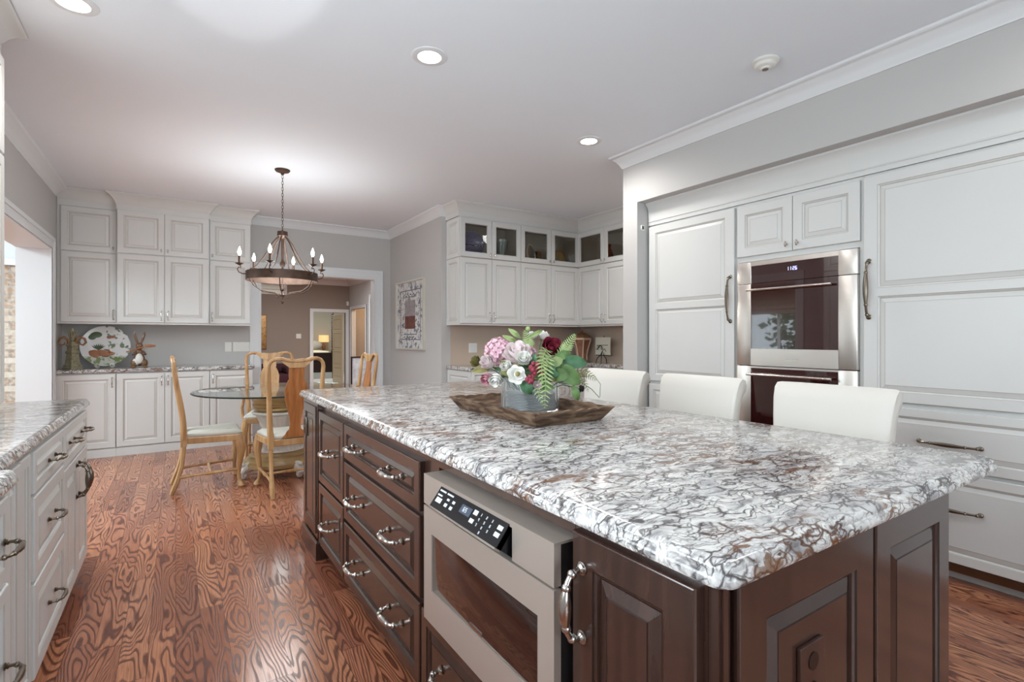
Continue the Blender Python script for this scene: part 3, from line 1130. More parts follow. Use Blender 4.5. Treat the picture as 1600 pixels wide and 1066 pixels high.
door(t, 0.165, w - 0.004, 0.10, 0.422, name='drawer', rail=0.05, handle=('left', 0.45, 0.265, True))
MB().panel(0.012, 0.150, 0.10, 0.868, 0, 0.014, 0.035, raised=False).build('filler', PAINT, t, smooth=0)
t = on_left('base_cabinet', 'narrow plain white base cabinet beside the projecting sink cabinet', 'cabinet', 1.742)
w = 2.147 - 1.742
left_body(t, w)
door(t, 0.02, 0.20, 0.10, 0.868, rail=0.04)
door(t, 0.21, w - 0.01, 0.10, 0.868, rail=0.05)
t = on_left('sink_cabinet', 'white sink cabinet projecting at the lower left edge of the picture', 'cabinet', 0.4, -0.36)
w = 1.741 - 0.4
left_body(t, w, 0.64)
door(t, 0.01, w * 0.4, 0.10, 0.868, handle=('left', w * 0.4 - 0.04, 0.7))
door(t, w * 0.4, w - 0.29, 0.10, 0.868, handle=('left', w * 0.4 + 0.04, 0.7))
for (a_, c_, h_) in ((0.665, 0.868, 0.765), (0.385, 0.655, 0.47), (0.10, 0.375, 0.24)):
    door(t, w - 0.28, w - 0.02, a_, c_, name='drawer', rail=0.035, handle=('left', w - 0.125, h_, True))
t = on_left('base_cabinet', 'white base cabinet under the left counter beside the camera', 'cabinet', -1.6)
left_body(t, 1.999)
for k in range(4):
    door(t, 0.5 * k, 0.5 * (k + 1), 0.10, 0.868, handle=('left', 0.5 * k + 0.25, 0.8, True))
# granite
b = MB()
# L-shaped top with projecting sink section, outline with ogee-like edge
OUT = [(-1.018, 3.572), (-1.018, -1.62), (-0.385, -1.62), (-0.385, 0.37), (-0.325, 0.37), (-0.325, 1.757), (-0.385, 1.757), (-0.385, 3.572)]


def offset_poly(P, d, z):
    n = len(P)
    out = []
    for i in range(n):
        p0, p1, p2 = P[i - 1], P[i], P[(i + 1) % n]

        def nr(a, c):
            dx, dy = c[0] - a[0], c[1] - a[1]
            L = math.hypot(dx, dy)
            return (-dy / L, dx / L)
        a, c = nr(p0, p1), nr(p1, p2)
        k = 1 + a[0] * c[0] + a[1] * c[1]
        out.append((p1[0] + (a[0] + c[0]) / k * d, p1[1] + (a[1] + c[1]) / k * d, z))
    return out


def round_corner(P, idx, r, n=5):
    out = []
    for i, p in enumerate(P):
        if i in idx:
            a = Vector(P[i - 1]) - Vector(p)
            c = Vector(P[(i + 1) % len(P)]) - Vector(p)
            a.normalize(); c.normalize()
            s = Vector(p) + a * r
            e = Vector(p) + c * r
            for k in range(n + 1):
                t_ = k / n
                q = s * (1 - t_) ** 2 + Vector(p) * 2 * t_ * (1 - t_) + e * t_ ** 2
                out.append(q[:])
        else:
            out.append(p)
    return out


OUT = round_corner(OUT, {5, 7, 4}, 0.03)
prof = [(0.010, 0), (0.003, 0.004), (0.0, 0.011), (0.001, 0.018), (0.004, 0.024), (0.006, 0.027), (0.009, 0.034), (0.015, 0.038), (0.017, 0.0385)]
rings = [offset_poly(OUT, i, ZT - 0.0385 + h) for i, h in prof]
b.loops(rings, 0, cap=True)
b.add(rings[0], [tuple(range(len(OUT)))[::-1]])
tag(b.build('countertop', M['granite'], smooth=0.7), 'granite countertop with ogee edge along the left side of the kitchen', 'countertop')

# tall cabinet standing on the counter, left frame edge
t = on_left('hutch_cabinet', 'white hutch cabinet standing on the left counter, cut by the left picture edge', 'cabinet', 2.35, -0.724, ZT)
w = 3.48 - 2.35
MB().box(0, w, 0, 0.28, 0.0, 1.874).build('body', PAINT, t, smooth=0)
for k in range(2):
    door(t, w / 2 * k, w / 2 * (k + 1), 0.01, 1.22, handle=('small', w / 2 + (0.03 if k else -0.03), 0.45))
    door(t, w / 2 * k, w / 2 * (k + 1), 1.228, 1.70, handle=('knob', w / 2 + (0.03 if k else -0.03), 1.28))
b = MB()
sweep([(w, 0.28), (w, 0.0), (0.0, 0.0), (0, 0.28)], ZC - ZT - 0.001, [(o, d) for o, d in CABCROWN], b)
b.build('crown', M['cab'], t, smooth=0.5)

# ================================================================== ISLAND
XI = 0.69
worktop('countertop', 0.645, 1.885, 0.435, 3.43, ZT, 0.040, 'large granite countertop of the dark kitchen island in the foreground', 0.012, cat='countertop')


def on_isl(name, label, cat, y, x=XI, z=0):
    return thing(name, label, cat, (x, y, z), R(-90))


ZI = 0.884
# column pilaster at the far corner
t = on_isl('island_post', 'dark wooden corner post at the far left end of the island, with an outlet', 'post', 3.385, 0.668)
MB().box(0.0, 0.375, 0.0, 0.10, 0.0, ZI).build('body', DARK, t, smooth=0)
MB().panel(0.03, 0.345, 0.14, 0.86, 0.0, 0.006, 0.05, gap=0).build('panel', DARK, t, smooth=0)
b = MB()
b.box(-0.006, 0.387, -0.012, 0.10, 0.0, 0.085)
sweep([(0.381, 0.10), (0.381, -0.006), (-0.006, -0.006)], 0.11, [(0.006, 0.025), (0.006, 0.015), (0.002, 0.008), (0.0, 0.0)], b)
b.build('plinth', DARK, t, smooth=0)
op = MB().box(0.06, 0.13, -0.014, -0.004, 0.66, 0.775, bev=0.002).build('outlet_cover', M['pewter'], t)
MB().box(0.078, 0.112, -0.016, -0.014, 0.675, 0.71).box(0.078, 0.112, -0.016, -0.014, 0.725, 0.76).build('socket', M['brownplate'], op)


def isl_cab(label, y0, y1, fronts, name='island_cabinet'):
    t = on_isl(name, label, 'cabinet', y0)
    w = y0 - y1
    MB().box(0.0005, w - 0.0005, 0.0, 0.45, 0.09, ZI).box(0.0005, w - 0.0005, 0.06, 0.45, 0, 0.09).build('body', DARK, t, smooth=0)
    for (kind, x0, x1, z0, z1, hs) in fronts:
        door(t, x0, x1, z0, z1, mats=DARK, name=kind, rail=0.042 if kind == 'drawer' else 0.06, t=0.022, handle=hs)
    return t


w = 3.0085 - 2.482
isl_cab('dark island cabinet with two tall drawers, beside the far corner post', 3.0085, 2.482,
        [('drawer', 0.02, w - 0.006, 0.452, 0.845, ('island', w / 2 + 0.02, 0.65, True)), ('drawer', 0.02, w - 0.006, 0.10, 0.440, ('island', w / 2 + 0.02, 0.275, True))])
w = 2.4815 - 1.5655
isl_cab('wide dark island cabinet with three long drawers, left of the microwave', 2.4815, 1.5655,
        [('drawer', 0.006, w - 0.006, 0.678, 0.845, [('island', w * 0.25, 0.76, True), ('island', w * 0.75, 0.76, True)]),
         ('drawer', 0.006, w - 0.006, 0.392, 0.664, [('island', w * 0.25, 0.53, True), ('island', w * 0.75, 0.53, True)]),
         ('drawer', 0.006, w - 0.006, 0.10, 0.378, [('island', w * 0.25, 0.24, True), ('island', w * 0.75, 0.24, True)])])
# microwave cabinet : shell round the appliance
t = on_isl('island_cabinet', 'dark island cabinet below and around the drawer microwave', 'cabinet', 1.565)
w = 1.565 - 0.811
MB().box(0.0005, 0.10, 0.0, 0.45, 0.09, ZI).box(w - 0.006, w - 0.0005, 0.0, 0.45, 0.09, ZI).box(0.10, w - 0.006, 0.0, 0.45, 0.845, ZI).box(0.10, w - 0.006, 0, 0.45, 0.09, 0.395).box(0.10, w - 0.006, 0.43, 0.45, 0.395, 0.845).build('body', DARK, t, smooth=0)
door(t, 0.006, w - 0.006, 0.10, 0.375, mats=DARK, name='drawer', rail=0.042, t=0.022, handle=[('island', w * 0.3, 0.25, True), ('island', w * 0.75, 0.25, True)])
mw = thing('microwave_drawer', 'stainless drawer microwave built into the island, with a black keypad', 'microwave', (0.634, 1.455, 0.40), R(-90))
w = 0.643
MB().box(0.005, w - 0.005, 0.018, 0.46, 0.002, 0.432).build('body', M['nearblack'], mw, smooth=0)
fb = MB()
for (a, c, z0, z1) in ((0, 0.056, 0, 0.342), (w - 0.056, w, 0, 0.342), (0.056, w - 0.056, 0, 0.098), (0.056, w - 0.056, 0.268, 0.342)):
    fb.box(a, c, 0, 0.018, z0, z1)
fd = fb.build('drawer_front', M['mwsteel'], mw, smooth=0)
# rounded lower window corners
MB().rbox(0.053, w - 0.053, 0.004, 0.012, 0.095, 0.271, 0.003).build('window', M['mw_glass'], fd)
MB().box(w * 0.44, w * 0.54, 0.002, 0.005, 0.104, 0.112).build('badge', M['nickel'], fd, smooth=0)
pb = MB()
pb.box(0, 0.085, 0.0, 0.018, 0.348, 0.432).box(0.49, w, 0.0, 0.018, 0.348, 0.432).box(0.085, 0.122, 0.0, 0.018, 0.348, 0.422).box(0.085, 0.49, 0.0, 0.018, 0.422, 0.432)
pb.build('upper_fascia', M['mwsteel'], mw, smooth=0)
MB().box(0.0, w, 0.0, 0.14, 0.4322, 0.4375).build('top_cover', M['mwsteel'], mw, smooth=0)
MB().box(0.085, 0.49, 0.016, 0.018, 0.348, 0.422).build('fascia_back', M['nearblack'], mw, smooth=0)
# tilted keypad: leans out at the bottom
kp = bpy.data.objects.new('keypad', None)
kb = MB()
kb.box(0.0, 0.40, -0.006, 0.010, -0.078, 0.0)
kp = kb.build('keypad', M['black'], mw, smooth=0)
kp.location = (0.125, 0.004, 0.424)
kp.scale = (0.8875, 1, 0.76)
kp.rotation_euler = (R(-38), 0, 0)
sb = MB().box(0.002, 0.398, -0.0075, 0.009, -0.084, -0.078)
sb.build('keypad_lip', M['nickel'], kp, smooth=0)
MB().box(0.165, 0.225, -0.0072, -0.006, -0.045, -0.016).build('display', M['screen'], kp, smooth=0)
pr = MB()
digits('65', 0.182, -0.038, 0.016, -0.0072, pr)
for r_ in range(4):
    for c_ in range(3):
        k = r_ * 3 + c_ + 1
        if r_ < 3:
            digits(str(k), 0.272 + c_ * 0.030, -0.022 - r_ * 0.017, 0.0095, -0.0062, pr, 0.2)
digits('0', 0.302, -0.0725, 0.0095, -0.0062, pr, 0.2)
for (x0, x1, z0, z1) in ((0.01, 0.05, -0.015, -0.009), (0.06, 0.10, -0.015, -0.009), (0.01, 0.04, -0.032, -0.026), (0.075, 0.09, -0.034, -0.026), (0.11, 0.125, -0.034, -0.024), (0.015, 0.05, -0.056, -0.038),
                         (0.075, 0.092, -0.056, -0.044), (0.11, 0.126, -0.056, -0.044), (0.235, 0.256, -0.028, -0.012), (0.235, 0.256, -0.056, -0.042), (0.365, 0.388, -0.030, -0.016), (0.365, 0.388, -0.052, -0.038)):
    pr.box(x0, x1, -0.007, -0.006, z0, z1)
pr.build('key_legends', M['print'], kp, smooth=0)
MB().box(0.385, 0.40, -0.004, 0.06, -0.076, 0.0).build('keypad_side', M['black'], kp, smooth=0)

w = 0.8105 - 0.4965
isl_cab('narrow dark island cabinet with a tall door and vertical pull, right of the microwave', 0.8105, 0.4965,
        [('door', 0.012, w - 0.006, 0.10, 0.865, ('islandbig', 0.045, 0.73))])
# near end of the island
t = thing('island_end_panel', 'dark panelled near end of the island with a brown outlet, facing the camera', 'cabinet', (0.69, 0.485, 0))
w = 1.61 - 0.69
MB().box(0.0, w, 0.0, 0.0112, 0.0, ZI).box(0.46, w, 0.0112, 2.8, 0.0, ZI).build('body', DARK, t, smooth=0)
MB().box(0.0, 0.03, -0.006, 0.0, 0.0, ZI).box(0.008, 0.02, -0.010, -0.006, 0.0, ZI).build('corner_post', DARK, t, smooth=0)
MB().panel(0.036, 0.50, 0.09, ZI - 0.012, 0, 0.018, 0.075, gap=0).build('panel', DARK, t, smooth=0)
MB().panel(0.512, 0.918, 0.09, ZI - 0.012, 0, 0.018, 0.065, gap=0).build('panel', DARK, t, smooth=0)
oc = MB().box(0.205, 0.285, -0.024, -0.016, 0.60, 0.715, bev=0.002).build('outlet_cover', M['brownplate'], t)
MB().lathe([(0.016, 0), (0.016, 0.002)], (0.245, -0.024, 0.632), 16, axis='y').lathe([(0.016, 0), (0.016, 0.002)], (0.245, -0.024, 0.684), 16, axis='y').build('socket', M['darkg'], oc)

# ================================================================== BAR STOOLS
def stool(y, label, rz):
    t = thing('bar_stool', label, 'stool', (2.12, y, 0), rz, None)
    # local: front faces -x, back at +x ; build back as swept section
    b = MB()
    sec = [(0.155, 0.60), (0.165, 0.75), (0.180, 0.90), (0.195, 0.985), (0.215, 1.030), (0.245, 1.050), (0.275, 1.040), (0.290, 1.010), (0.282, 0.980), (0.262, 0.965), (0.250, 0.945), (0.245, 0.90), (0.235, 0.75), (0.225, 0.60)]
    hw0 = 0.215
    rings = []
    ys = [-1, -0.985, -0.93, -0.6, -0.2, 0.2, 0.6, 0.93, 0.985, 1]
    cx = sum(p[0] for p in sec) / len(sec)
    for k in ys:
        ring = []
        e = {1: 0.75, 0.985: 0.92}.get(abs(k), 1.0)
        for (x, z) in sec:
            hw = 0.215 + 0.030 * max(0, (z - 0.6) / 0.45)
            top = 1.0 if abs(k) < 0.9 else 1 - (abs(k) - 0.9) * 0.12
            mid = (0.19 + 0.06 * (z - 0.6))
            ring.append((mid + (x - mid) * e, hw * k, 0.6 + (z - 0.6) * top))
        rings.append(ring)
    b.loops(rings, 0, cap=True)
    b.add(rings[0], [tuple(range(len(sec)))[::-1]])
    o = b.build('backrest', M['leather'], t, smooth=0.9)
    MB().rbox(-0.22, 0.17, -0.215, 0.215, 0.56, 0.66, 0.025).build('seat', M['leather'], t)
    for sx in (-0.19, 0.17):
        for sy in (-0.18, 0.18):
            MB().tube([(sx, sy, 0.56), (sx * 1.08, sy * 1.08, 0.0)], [0.022, 0.015], 8).build('leg', M['darkleg'], t)
    MB().tube([(-0.2, -0.185, 0.2), (-0.2, 0.185, 0.2)], 0.012, 8).build('footrest', M['darkleg'], t)
    return t


stool(2.37, 'white leather stool farthest along the island, beside the flowers', R(2))
stool(1.745, 'middle white leather stool, in front of the left refrigerator', 0)
stool(1.085, 'white leather stool nearest the camera, in front of the right refrigerator', R(-1))

# ================================================================== DINING TABLE
TC = (0.815, 5.20)
t = thing('dining_table', 'round glass-topped dining table on a carved cream urn pedestal', 'table', (TC[0], TC[1], 0))
prof = [(0.700, 0), (0.710, 0.003), (0.712, 0.008), (0.706, 0.014)]
MB().lathe([(0.001, 0.0)] + prof[:1] + [(0.7005, 0.014), (0.001, 0.014)], (0, 0, 0.762), 72).build('glass_top', M['glass'], t, smooth=0.4)
MB().lathe([(0.7012, 0.0), (0.710, 0.002), (0.714, 0.007), (0.710, 0.012), (0.7012, 0.014), (0.7012, 0.0)], (0, 0, 0.762), 72, caps=False).build('glass_edge', M['glass_edge'], t)
# base
b = MB()
b.lathe([(0.30, 0.085), (0.315, 0.095), (0.315, 0.125), (0.30, 0.135), (0.285, 0.150), (0.26, 0.165), (0.255, 0.185), (0.235, 0.195), (0.215, 0.215), (0.10, 0.215)], seg=48)
b.build('base_ring', M['ochre'], t)
for k in range(4):
    a = R(20 + 90 * k)
    fb = MB()
    ca, sa = math.cos(a), math.sin(a)

    def P_(r, z):
        return (r * ca, r * sa, z)
    fb.tube([P_(0.20, 0.12), P_(0.29, 0.10), P_(0.335, 0.085), P_(0.355, 0.055), P_(0.34, 0.028), P_(0.315, 0.03), P_(0.312, 0.05), P_(0.328, 0.058)], [0.05, 0.045, 0.036, 0.030, 0.026, 0.022, 0.018, 0.012], 10)
    fb.ball(P_(0.33, 0.024), 0.024, 10)
    fb.tube([P_(0.33, 0.13), P_(0.35, 0.12), P_(0.345, 0.10)], [0.02, 0.022, 0.014], 8)
    fb.build('scroll_foot', M['urnwhite'], t)


def basket(th, z):
    if 0.235 < z < 0.345:
        return 1 + 0.045 * max(-0.2, math.cos(th * 18 + (z - 0.29) * 60) * math.cos(th * 18 - (z - 0.29) * 60))
    if z > 0.40:
        return 1 + 0.035 * abs(math.cos(th * 13)) * min(1, (z - 0.40) / 0.05)
    return 1


pz = [(0.215, 0.214), (0.222, 0.222), (0.215, 0.232)] + [(0.205 + 0.008 * math.sin(PI * i / 12) - 0.02 * (i / 12), 0.236 + 0.108 * i / 12) for i in range(13)] + [(0.175, 0.352), (0.155, 0.375), (0.145, 0.40), (0.150, 0.43), (0.165, 0.47), (0.185, 0.515), (0.20, 0.545)]
MB().lathe(pz, seg=144, mod=basket).build('urn', M['urnwhite'], t, smooth=0.9)
MB().lathe([(0.20, 0.545), (0.228, 0.553), (0.235, 0.565), (0.228, 0.577), (0.20, 0.578)], seg=48).build('urn_rim', M['urnwhite'], t)
MB().lathe([(0.19, 0.578), (0.20, 0.59), (0.225, 0.60), (0.215, 0.615), (0.225, 0.622), (0.232, 0.64), (0.215, 0.650), (0.222, 0.665), (0.240, 0.69), (0.245, 0.715), (0.235, 0.725), (0.245, 0.735), (0.25, 0.75), (0.24, 0.7618), (0.1, 0.7618)], seg=48).build('collar', M['ochre'], t)

# ================================================================== DINING CHAIRS
def stile_y(z):
    P = [(0.0, 0.275), (0.10, 0.235), (0.22, 0.205), (0.36, 0.190), (0.46, 0.190), (0.58, 0.195), (0.70, 0.212), (0.85, 0.238), (1.0, 0.256), (1.06, 0.262), (1.10, 0.274)]
    for (a, ya), (c, yc) in zip(P, P[1:]):
        if z <= c:
            return ya + (yc - ya) * max(0, (z - a)) / (c - a)
    return P[-1][1]


def make_chair(arms=False, k=1.0, sm='splat'):
    t = thing('dining_chair', 'x', 'chair')
    W0, W1 = 0.178 * k, 0.205 * k      # stile half spacing bottom / top
    WF = 0.235 * k
    fr = MB()
    # arched back frame: both stiles + crest in one continuous rail
    pts = []
    rad = []
    for i in range(14):
        z = 0.43 + (1.02 - 0.43) * i / 13
        pts.append((-(W0 + (W1 - W0) * ((z - 0.43) / 0.59) ** 0.8), stile_y(z), z))
        rad.append(0.024 - 0.008 * i / 13)
    crest = [(-W1 + 0.004, 1.05), (-W1 + 0.022, 1.075), (-W1 + 0.055, 1.088), (-0.105 * k, 1.085), (-0.07 * k, 1.072), (-0.035 * k, 1.068)]
    for x, z in crest:
        pts.append((x, stile_y(z), z)); rad.append(0.015 if z < 1.08 else 0.0155)
    half = list(zip(pts, rad))
    full = half + [((-p[0], p[1], p[2]), r) for p, r in half[::-1]]
    fr.tube([p for p, r in full], [r for p, r in full], 10)
    # yoke filling at the crest centre
    ring = []
    for yy in (-0.013, 0.013):
        rr = []
        for (x, z) in ((-0.125, 1.080), (-0.09, 1.085), (-0.05, 1.088), (0, 1.082), (0.05, 1.088), (0.09, 1.085), (0.125, 1.080), (0.10, 1.052), (0.07, 1.030), (0.055, 1.015), (-0.055, 1.015), (-0.07, 1.030), (-0.10, 1.052)):
            rr.append((x * k, stile_y(1.04) + yy, z))
        ring.append(rr)
    fr.loops(ring, 0, cap=True)
    fr.add(ring[0], [tuple(range(13))[::-1]])
    # knuckle flats near the seat
    for s in (-1, 1):
        fr.box(s * W0 - 0.019, s * W0 + 0.019, 0.168, 0.212, 0.375, 0.50)
    fr.build('back_frame', M['pine'], t)
    # splat
    prof = [(0.455, 0.10), (0.48, 0.075), (0.505, 0.062), (0.52, 0.045), (0.56, 0.040), (0.62, 0.045), (0.70, 0.066), (0.77, 0.082), (0.84, 0.085), (0.89, 0.072), (0.915, 0.062), (0.925, 0.054), (0.95, 0.058), (0.98, 0.058), (1.02, 0.056)]
    sb = MB()
    rings = []
    for z, hw in prof:
        y = stile_y(z) + 0.004
        hw *= k
        rings.append([(-hw, y - 0.006, z), (hw, y - 0.006, z), (hw, y + 0.006, z), (-hw, y + 0.006, z)])
    sb.loops(rings, 0, cap=True)
    sb.build('splat', M[sm], t, smooth=0.5)
    # seat rails
    rb = MB()
    yb, yf = 0.19, -0.235

    def outl(ins, z, bow=0.0):
        P = [(-W0 + ins, yb - ins), (W0 - ins, yb - ins), (WF - ins, yf + 0.03 + ins), (WF - 0.03 - ins * 0.5, yf + ins), (-WF + 0.03 + ins * 0.5, yf + ins), (-WF + ins, yf + 0.03 + ins)]
        return [(x, y, z) for x, y in P]
    rb.loops([outl(0.03, 0.392), outl(0.004, 0.392), outl(0, 0.396), outl(0, 0.438), outl(0.004, 0.445), outl(0.02, 0.445)], 0, cap=True)
    rb.add(outl(0.03, 0.392), [(5, 4, 3, 2, 1, 0)])
    rb.build('seat_rail', M['pine'], t, smooth=0.5)
    cb = MB()
    cb.loops([outl(0.014, 0.446), outl(0.010, 0.455), outl(0.014, 0.468), outl(0.035, 0.481), outl(0.08, 0.488), outl(0.14, 0.490)], 0, cap=True)
    cb.build('seat_cushion', M['linen'], t, smooth=1.2)
    # front cabriole legs
    for s in (-1, 1):
        x, y = s * (WF - 0.028), yf + 0.028
        lb = MB()

        def q(o, z):
            return (x + s * o * 0.7, y - o * 0.7, z)
        lb.tube([q(-0.006, 0.43), q(0.0, 0.40), q(0.010, 0.35), q(0.014, 0.30), q(0.006, 0.24), q(-0.006, 0.17), q(-0.010, 0.11), q(-0.006, 0.07), q(0.004, 0.045), q(0.014, 0.028), q(0.016, 0.015), q(0.014, 0.0)],
                [0.032, 0.035, 0.036, 0.030, 0.024, 0.019, 0.0155, 0.0145, 0.017, 0.026, 0.031, 0.022], 10)
        lb.build('leg', M['pine'], t)
        rbk = MB()
        rbk.tube([(s * W0, stile_y(z), z) for z in (0.40, 0.30, 0.22, 0.14, 0.10, 0.06, 0.0)], [0.019, 0.016, 0.0155, 0.017, 0.021, 0.020, 0.015], 6)
        rbk.build('leg', M['pine'], t)
    # H stretcher
    hb = MB()
    for s in (-1, 1):
        p0 = Vector((s * W0, stile_y(0.13), 0.13)); p1 = Vector((s * (WF - 0.03), yf + 0.03, 0.15))
        ts = (0, 0.1, 0.16, 0.18, 0.3, 0.42, 0.46, 0.5, 0.56, 0.70, 0.73, 0.85, 1)
        rs = (0.015, 0.015, 0.010, 0.012, 0.009, 0.011, 0.015, 0.016, 0.015, 0.010, 0.012, 0.013, 0.013)
        hb.tube([p0.lerp(p1, u) for u in ts], list(rs), 8)
    a = Vector((-W0, stile_y(0.13), 0.13)).lerp(Vector((-(WF - 0.03), yf + 0.03, 0.15)), 0.52)
    c = Vector((-a.x, a.y, a.z))
    hb.tube([a.lerp(c, u) for u in (0, 0.12, 0.2, 0.5, 0.8, 0.88, 1)], [0.012, 0.012, 0.008, 0.013, 0.008, 0.012, 0.012], 8)
    hb.build('stretcher', M['pine'], t)
    if arms:
        for s in (-1, 1):
            ab = MB()
            ab.tube([(s * (W0 + 0.012), stile_y(0.68), 0.69), (s * (W0 + 0.05), 0.13, 0.70), (s * (WF + 0.01), 0.0, 0.685), (s * (WF + 0.012), -0.10, 0.675), (s * (WF - 0.005), -0.135, 0.665),
                     (s * (WF - 0.012), -0.118, 0.62), (s * (WF + 0.004), -0.085, 0.54), (s * (WF - 0.003), -0.10, 0.44)], [0.014, 0.017, 0.019, 0.018, 0.016, 0.015, 0.015, 0.017], 8)
            ab.build('arm', M['pine'], t)
    return t


ch = make_chair()
ch['label'] = 'honey-wood dining chair seen in profile left of the glass table'
ch.location = (0.245, 5.075, 0)
ch.rotation_euler = (0, 0, R(90))
c2_ = copy_tree(ch)
c2_['label'] = 'honey-wood dining chair with its back to the camera, beside the island corner'
c2_.location = (0.80, 4.60, 0)
c2_.rotation_euler = (0, 0, R(181))
c3_ = copy_tree(ch)
c3_['label'] = 'honey-wood dining chair right of the glass table, above the island top'
c3_.location = (1.38, 5.12, 0)
c3_.rotation_euler = (0, 0, R(-87))
ca = make_chair(True, 1.12, 'pine')
ca['label'] = 'honey-wood dining armchair on the far side of the glass table'
ca.location = (0.84, 5.93, 0)
ca.rotation_euler = (0, 0, R(-6))
for o_ in (ch, c2_, c3_, ca):
    o_['group'] = 'queen anne chairs around the glass table'

# ================================================================== CHANDELIER
CH = (0.822, 5.10)
t = thing('chandelier', 'bronze ring chandelier with six lit candle bulbs over the dining table', 'chandelier', (CH[0], CH[1], 0))
MB().lathe([(0.066, 2.7995), (0.066, 2.792), (0.058, 2.782), (0.035, 2.775), (0.018, 2.77), (0.012, 2.755), (0.006, 2.75)], seg=28).build('canopy', M['bronze'], t)
b = MB()
z = 2.752
k = 0
while z > 2.245:
    ring = []
    L = 0.034
    for i in range(13):
        a = 2 * PI * i / 12
        p = (0.0075 * math.cos(a), 0, z - L / 2 + L / 2 * math.sin(a))
        if k % 2:
            p = (0, p[0], p[2])
        ring.append(p)
    b.tube(ring, 0.0022, 5, caps=False)
    z -= L - 0.006
    k += 1
b.build('chain', M['bronze'], t)
MB().lathe([(0.01, 2.24), (0.012, 2.232), (0.044, 2.23), (0.046, 2.19), (0.040, 2.186), (0.02, 2.17), (0.016, 2.16), (0.013, 2.15), (0.011, 1.98), (0.013, 1.96), (0.022, 1.945), (0.026, 1.93), (0.020, 1.912), (0.008, 1.90), (0.006, 1.72), (0.012, 1.71), (0.014, 1.695), (0.006, 1.68)], seg=20).build('stem', M['bronze'], t)
RR = 0.300
MB().lathe([(RR, 1.775), (RR, 1.85), (RR + 0.004, 1.852), (RR + 0.004, 1.773), (RR, 1.775)], seg=64, caps=False).build('ring_band', M['bronze'], t)
yaw = R(-33.3)
for k in range(6):
    a = R(-106 + 60 * k + 24.2) + yaw
    ca_, sa_ = math.cos(a), math.sin(a)

    def Q(r, z):
        return (r * ca_, r * sa_, z)

    def Q2(r, z, da=0.0):
        return (r * math.cos(a + da), r * math.sin(a + da), z)
    MB().tube([Q(0.02, 2.19), Q(0.05, 2.165), Q(0.085, 2.12), Q(0.12, 2.05), Q(0.165, 1.97), Q(0.215, 1.905), Q(0.27, 1.86), Q(RR, 1.845)], [0.007, 0.0065, 0.006, 0.006, 0.0055, 0.005, 0.005, 0.005], 6).build('strap', M['bronze'], t)
    MB().tube([Q2(RR, 1.79, .2), Q2(RR - 0.01, 1.77, .2), Q2(0.26, 1.72, .2), Q2(0.20, 1.68, .2), Q2(0.12, 1.67, .2), Q2(0.07, 1.665, .2), Q2(0.04, 1.64, .2), Q2(0.045, 1.625, .2), Q2(0.06, 1.625, .2)], [0.0045] * 6 + [0.004, 0.004, 0.003], 6).build('lower_rib', M['bronze'], t)
    ar = MB().tube([Q(RR, 1.82), Q(RR + 0.03, 1.818), Q(RR + 0.06, 1.83), Q(RR + 0.072, 1.855), Q(RR + 0.062, 1.875), Q(RR + 0.045, 1.87), Q(RR + 0.045, 1.885), Q(RR + 0.055, 1.895)], [0.005] * 8, 6).build('arm', M['bronze'], t)
    c0 = Q(RR + 0.055, 0)
    MB().lathe([(0.004, 1.89), (0.012, 1.894), (0.034, 1.906), (0.036, 1.91), (0.012, 1.904), (0.005, 1.904)], c0, 20).build('cup', M['bronze'], ar)
    MB().lathe([(0.0105, 1.904), (0.0105, 1.975), (0.006, 1.977)], c0, 14).build('candle_sleeve', M['bronze'], ar)
    MB().lathe([(0.006, 1.977), (0.009, 1.985), (0.0145, 2), (0.0145, 2.01), (0.010, 2.028), (0.004, 2.046), (0.001, 2.054)], c0, 14).build('bulb', M['bulb'], ar)
b = MB().ball((0, 0, 1.645), 0.022, 10, sc=(1, 1, .7)).tube([(0, 0, 1.64), (0, 0, 1.6)], 0.002, 5)
for k in range(4):
    a = PI / 2 * k
    b.tube([(0, 0, 1.58), (0.010 * math.cos(a), 0.010 * math.sin(a), 1.592), (0.016 * math.cos(a), 0.016 * math.sin(a), 1.585)], [0.005, 0.004, 0.001], 6)
b.ball((0, 0, 1.58), 0.010, 8, sc=(1, 1, 1.58))
b.build('finial', M['bronze'], t)
pl = bpy.data.lights.new('chandelier_glow', 'POINT')
pl.energy = 25
pl.color = (0.93, 0.98, 1.0)
pl.shadow_soft_size = 0.3
po = bpy.data.objects.new('chandelier_glow', pl)
po.location = (CH[0], CH[1], 1.90)
COL.objects.link(po)

# ================================================================== CEILING FITTINGS
def downlight(x, y, label, p=42):
    t = thing('downlight', label, 'ceiling light', (x, y, ZC - 0.0005))
    MB().lathe([(0.064, -0.006), (0.080, -0.007), (0.096, -0.003), (0.098, 0.0)], seg=40, caps=False).build('trim_ring', M['white'], t)
    MB().lathe([(0.001, -0.0045), (0.064, -0.0055), (0.066, -0.003)], seg=40).build('lens', M['can'], t)
    l = bpy.data.lights.new('downlight_beam', 'SPOT')
    l.energy = p
    l.spot_size = R(172)
    l.spot_blend = 0.8
    l.shadow_soft_size = 0.10
    l.color = (1, 0.98, 0.95)
    o = bpy.data.objects.new('downlight_beam', l)
    o.location = (x, y, ZC - 0.03)
    COL.objects.link(o)


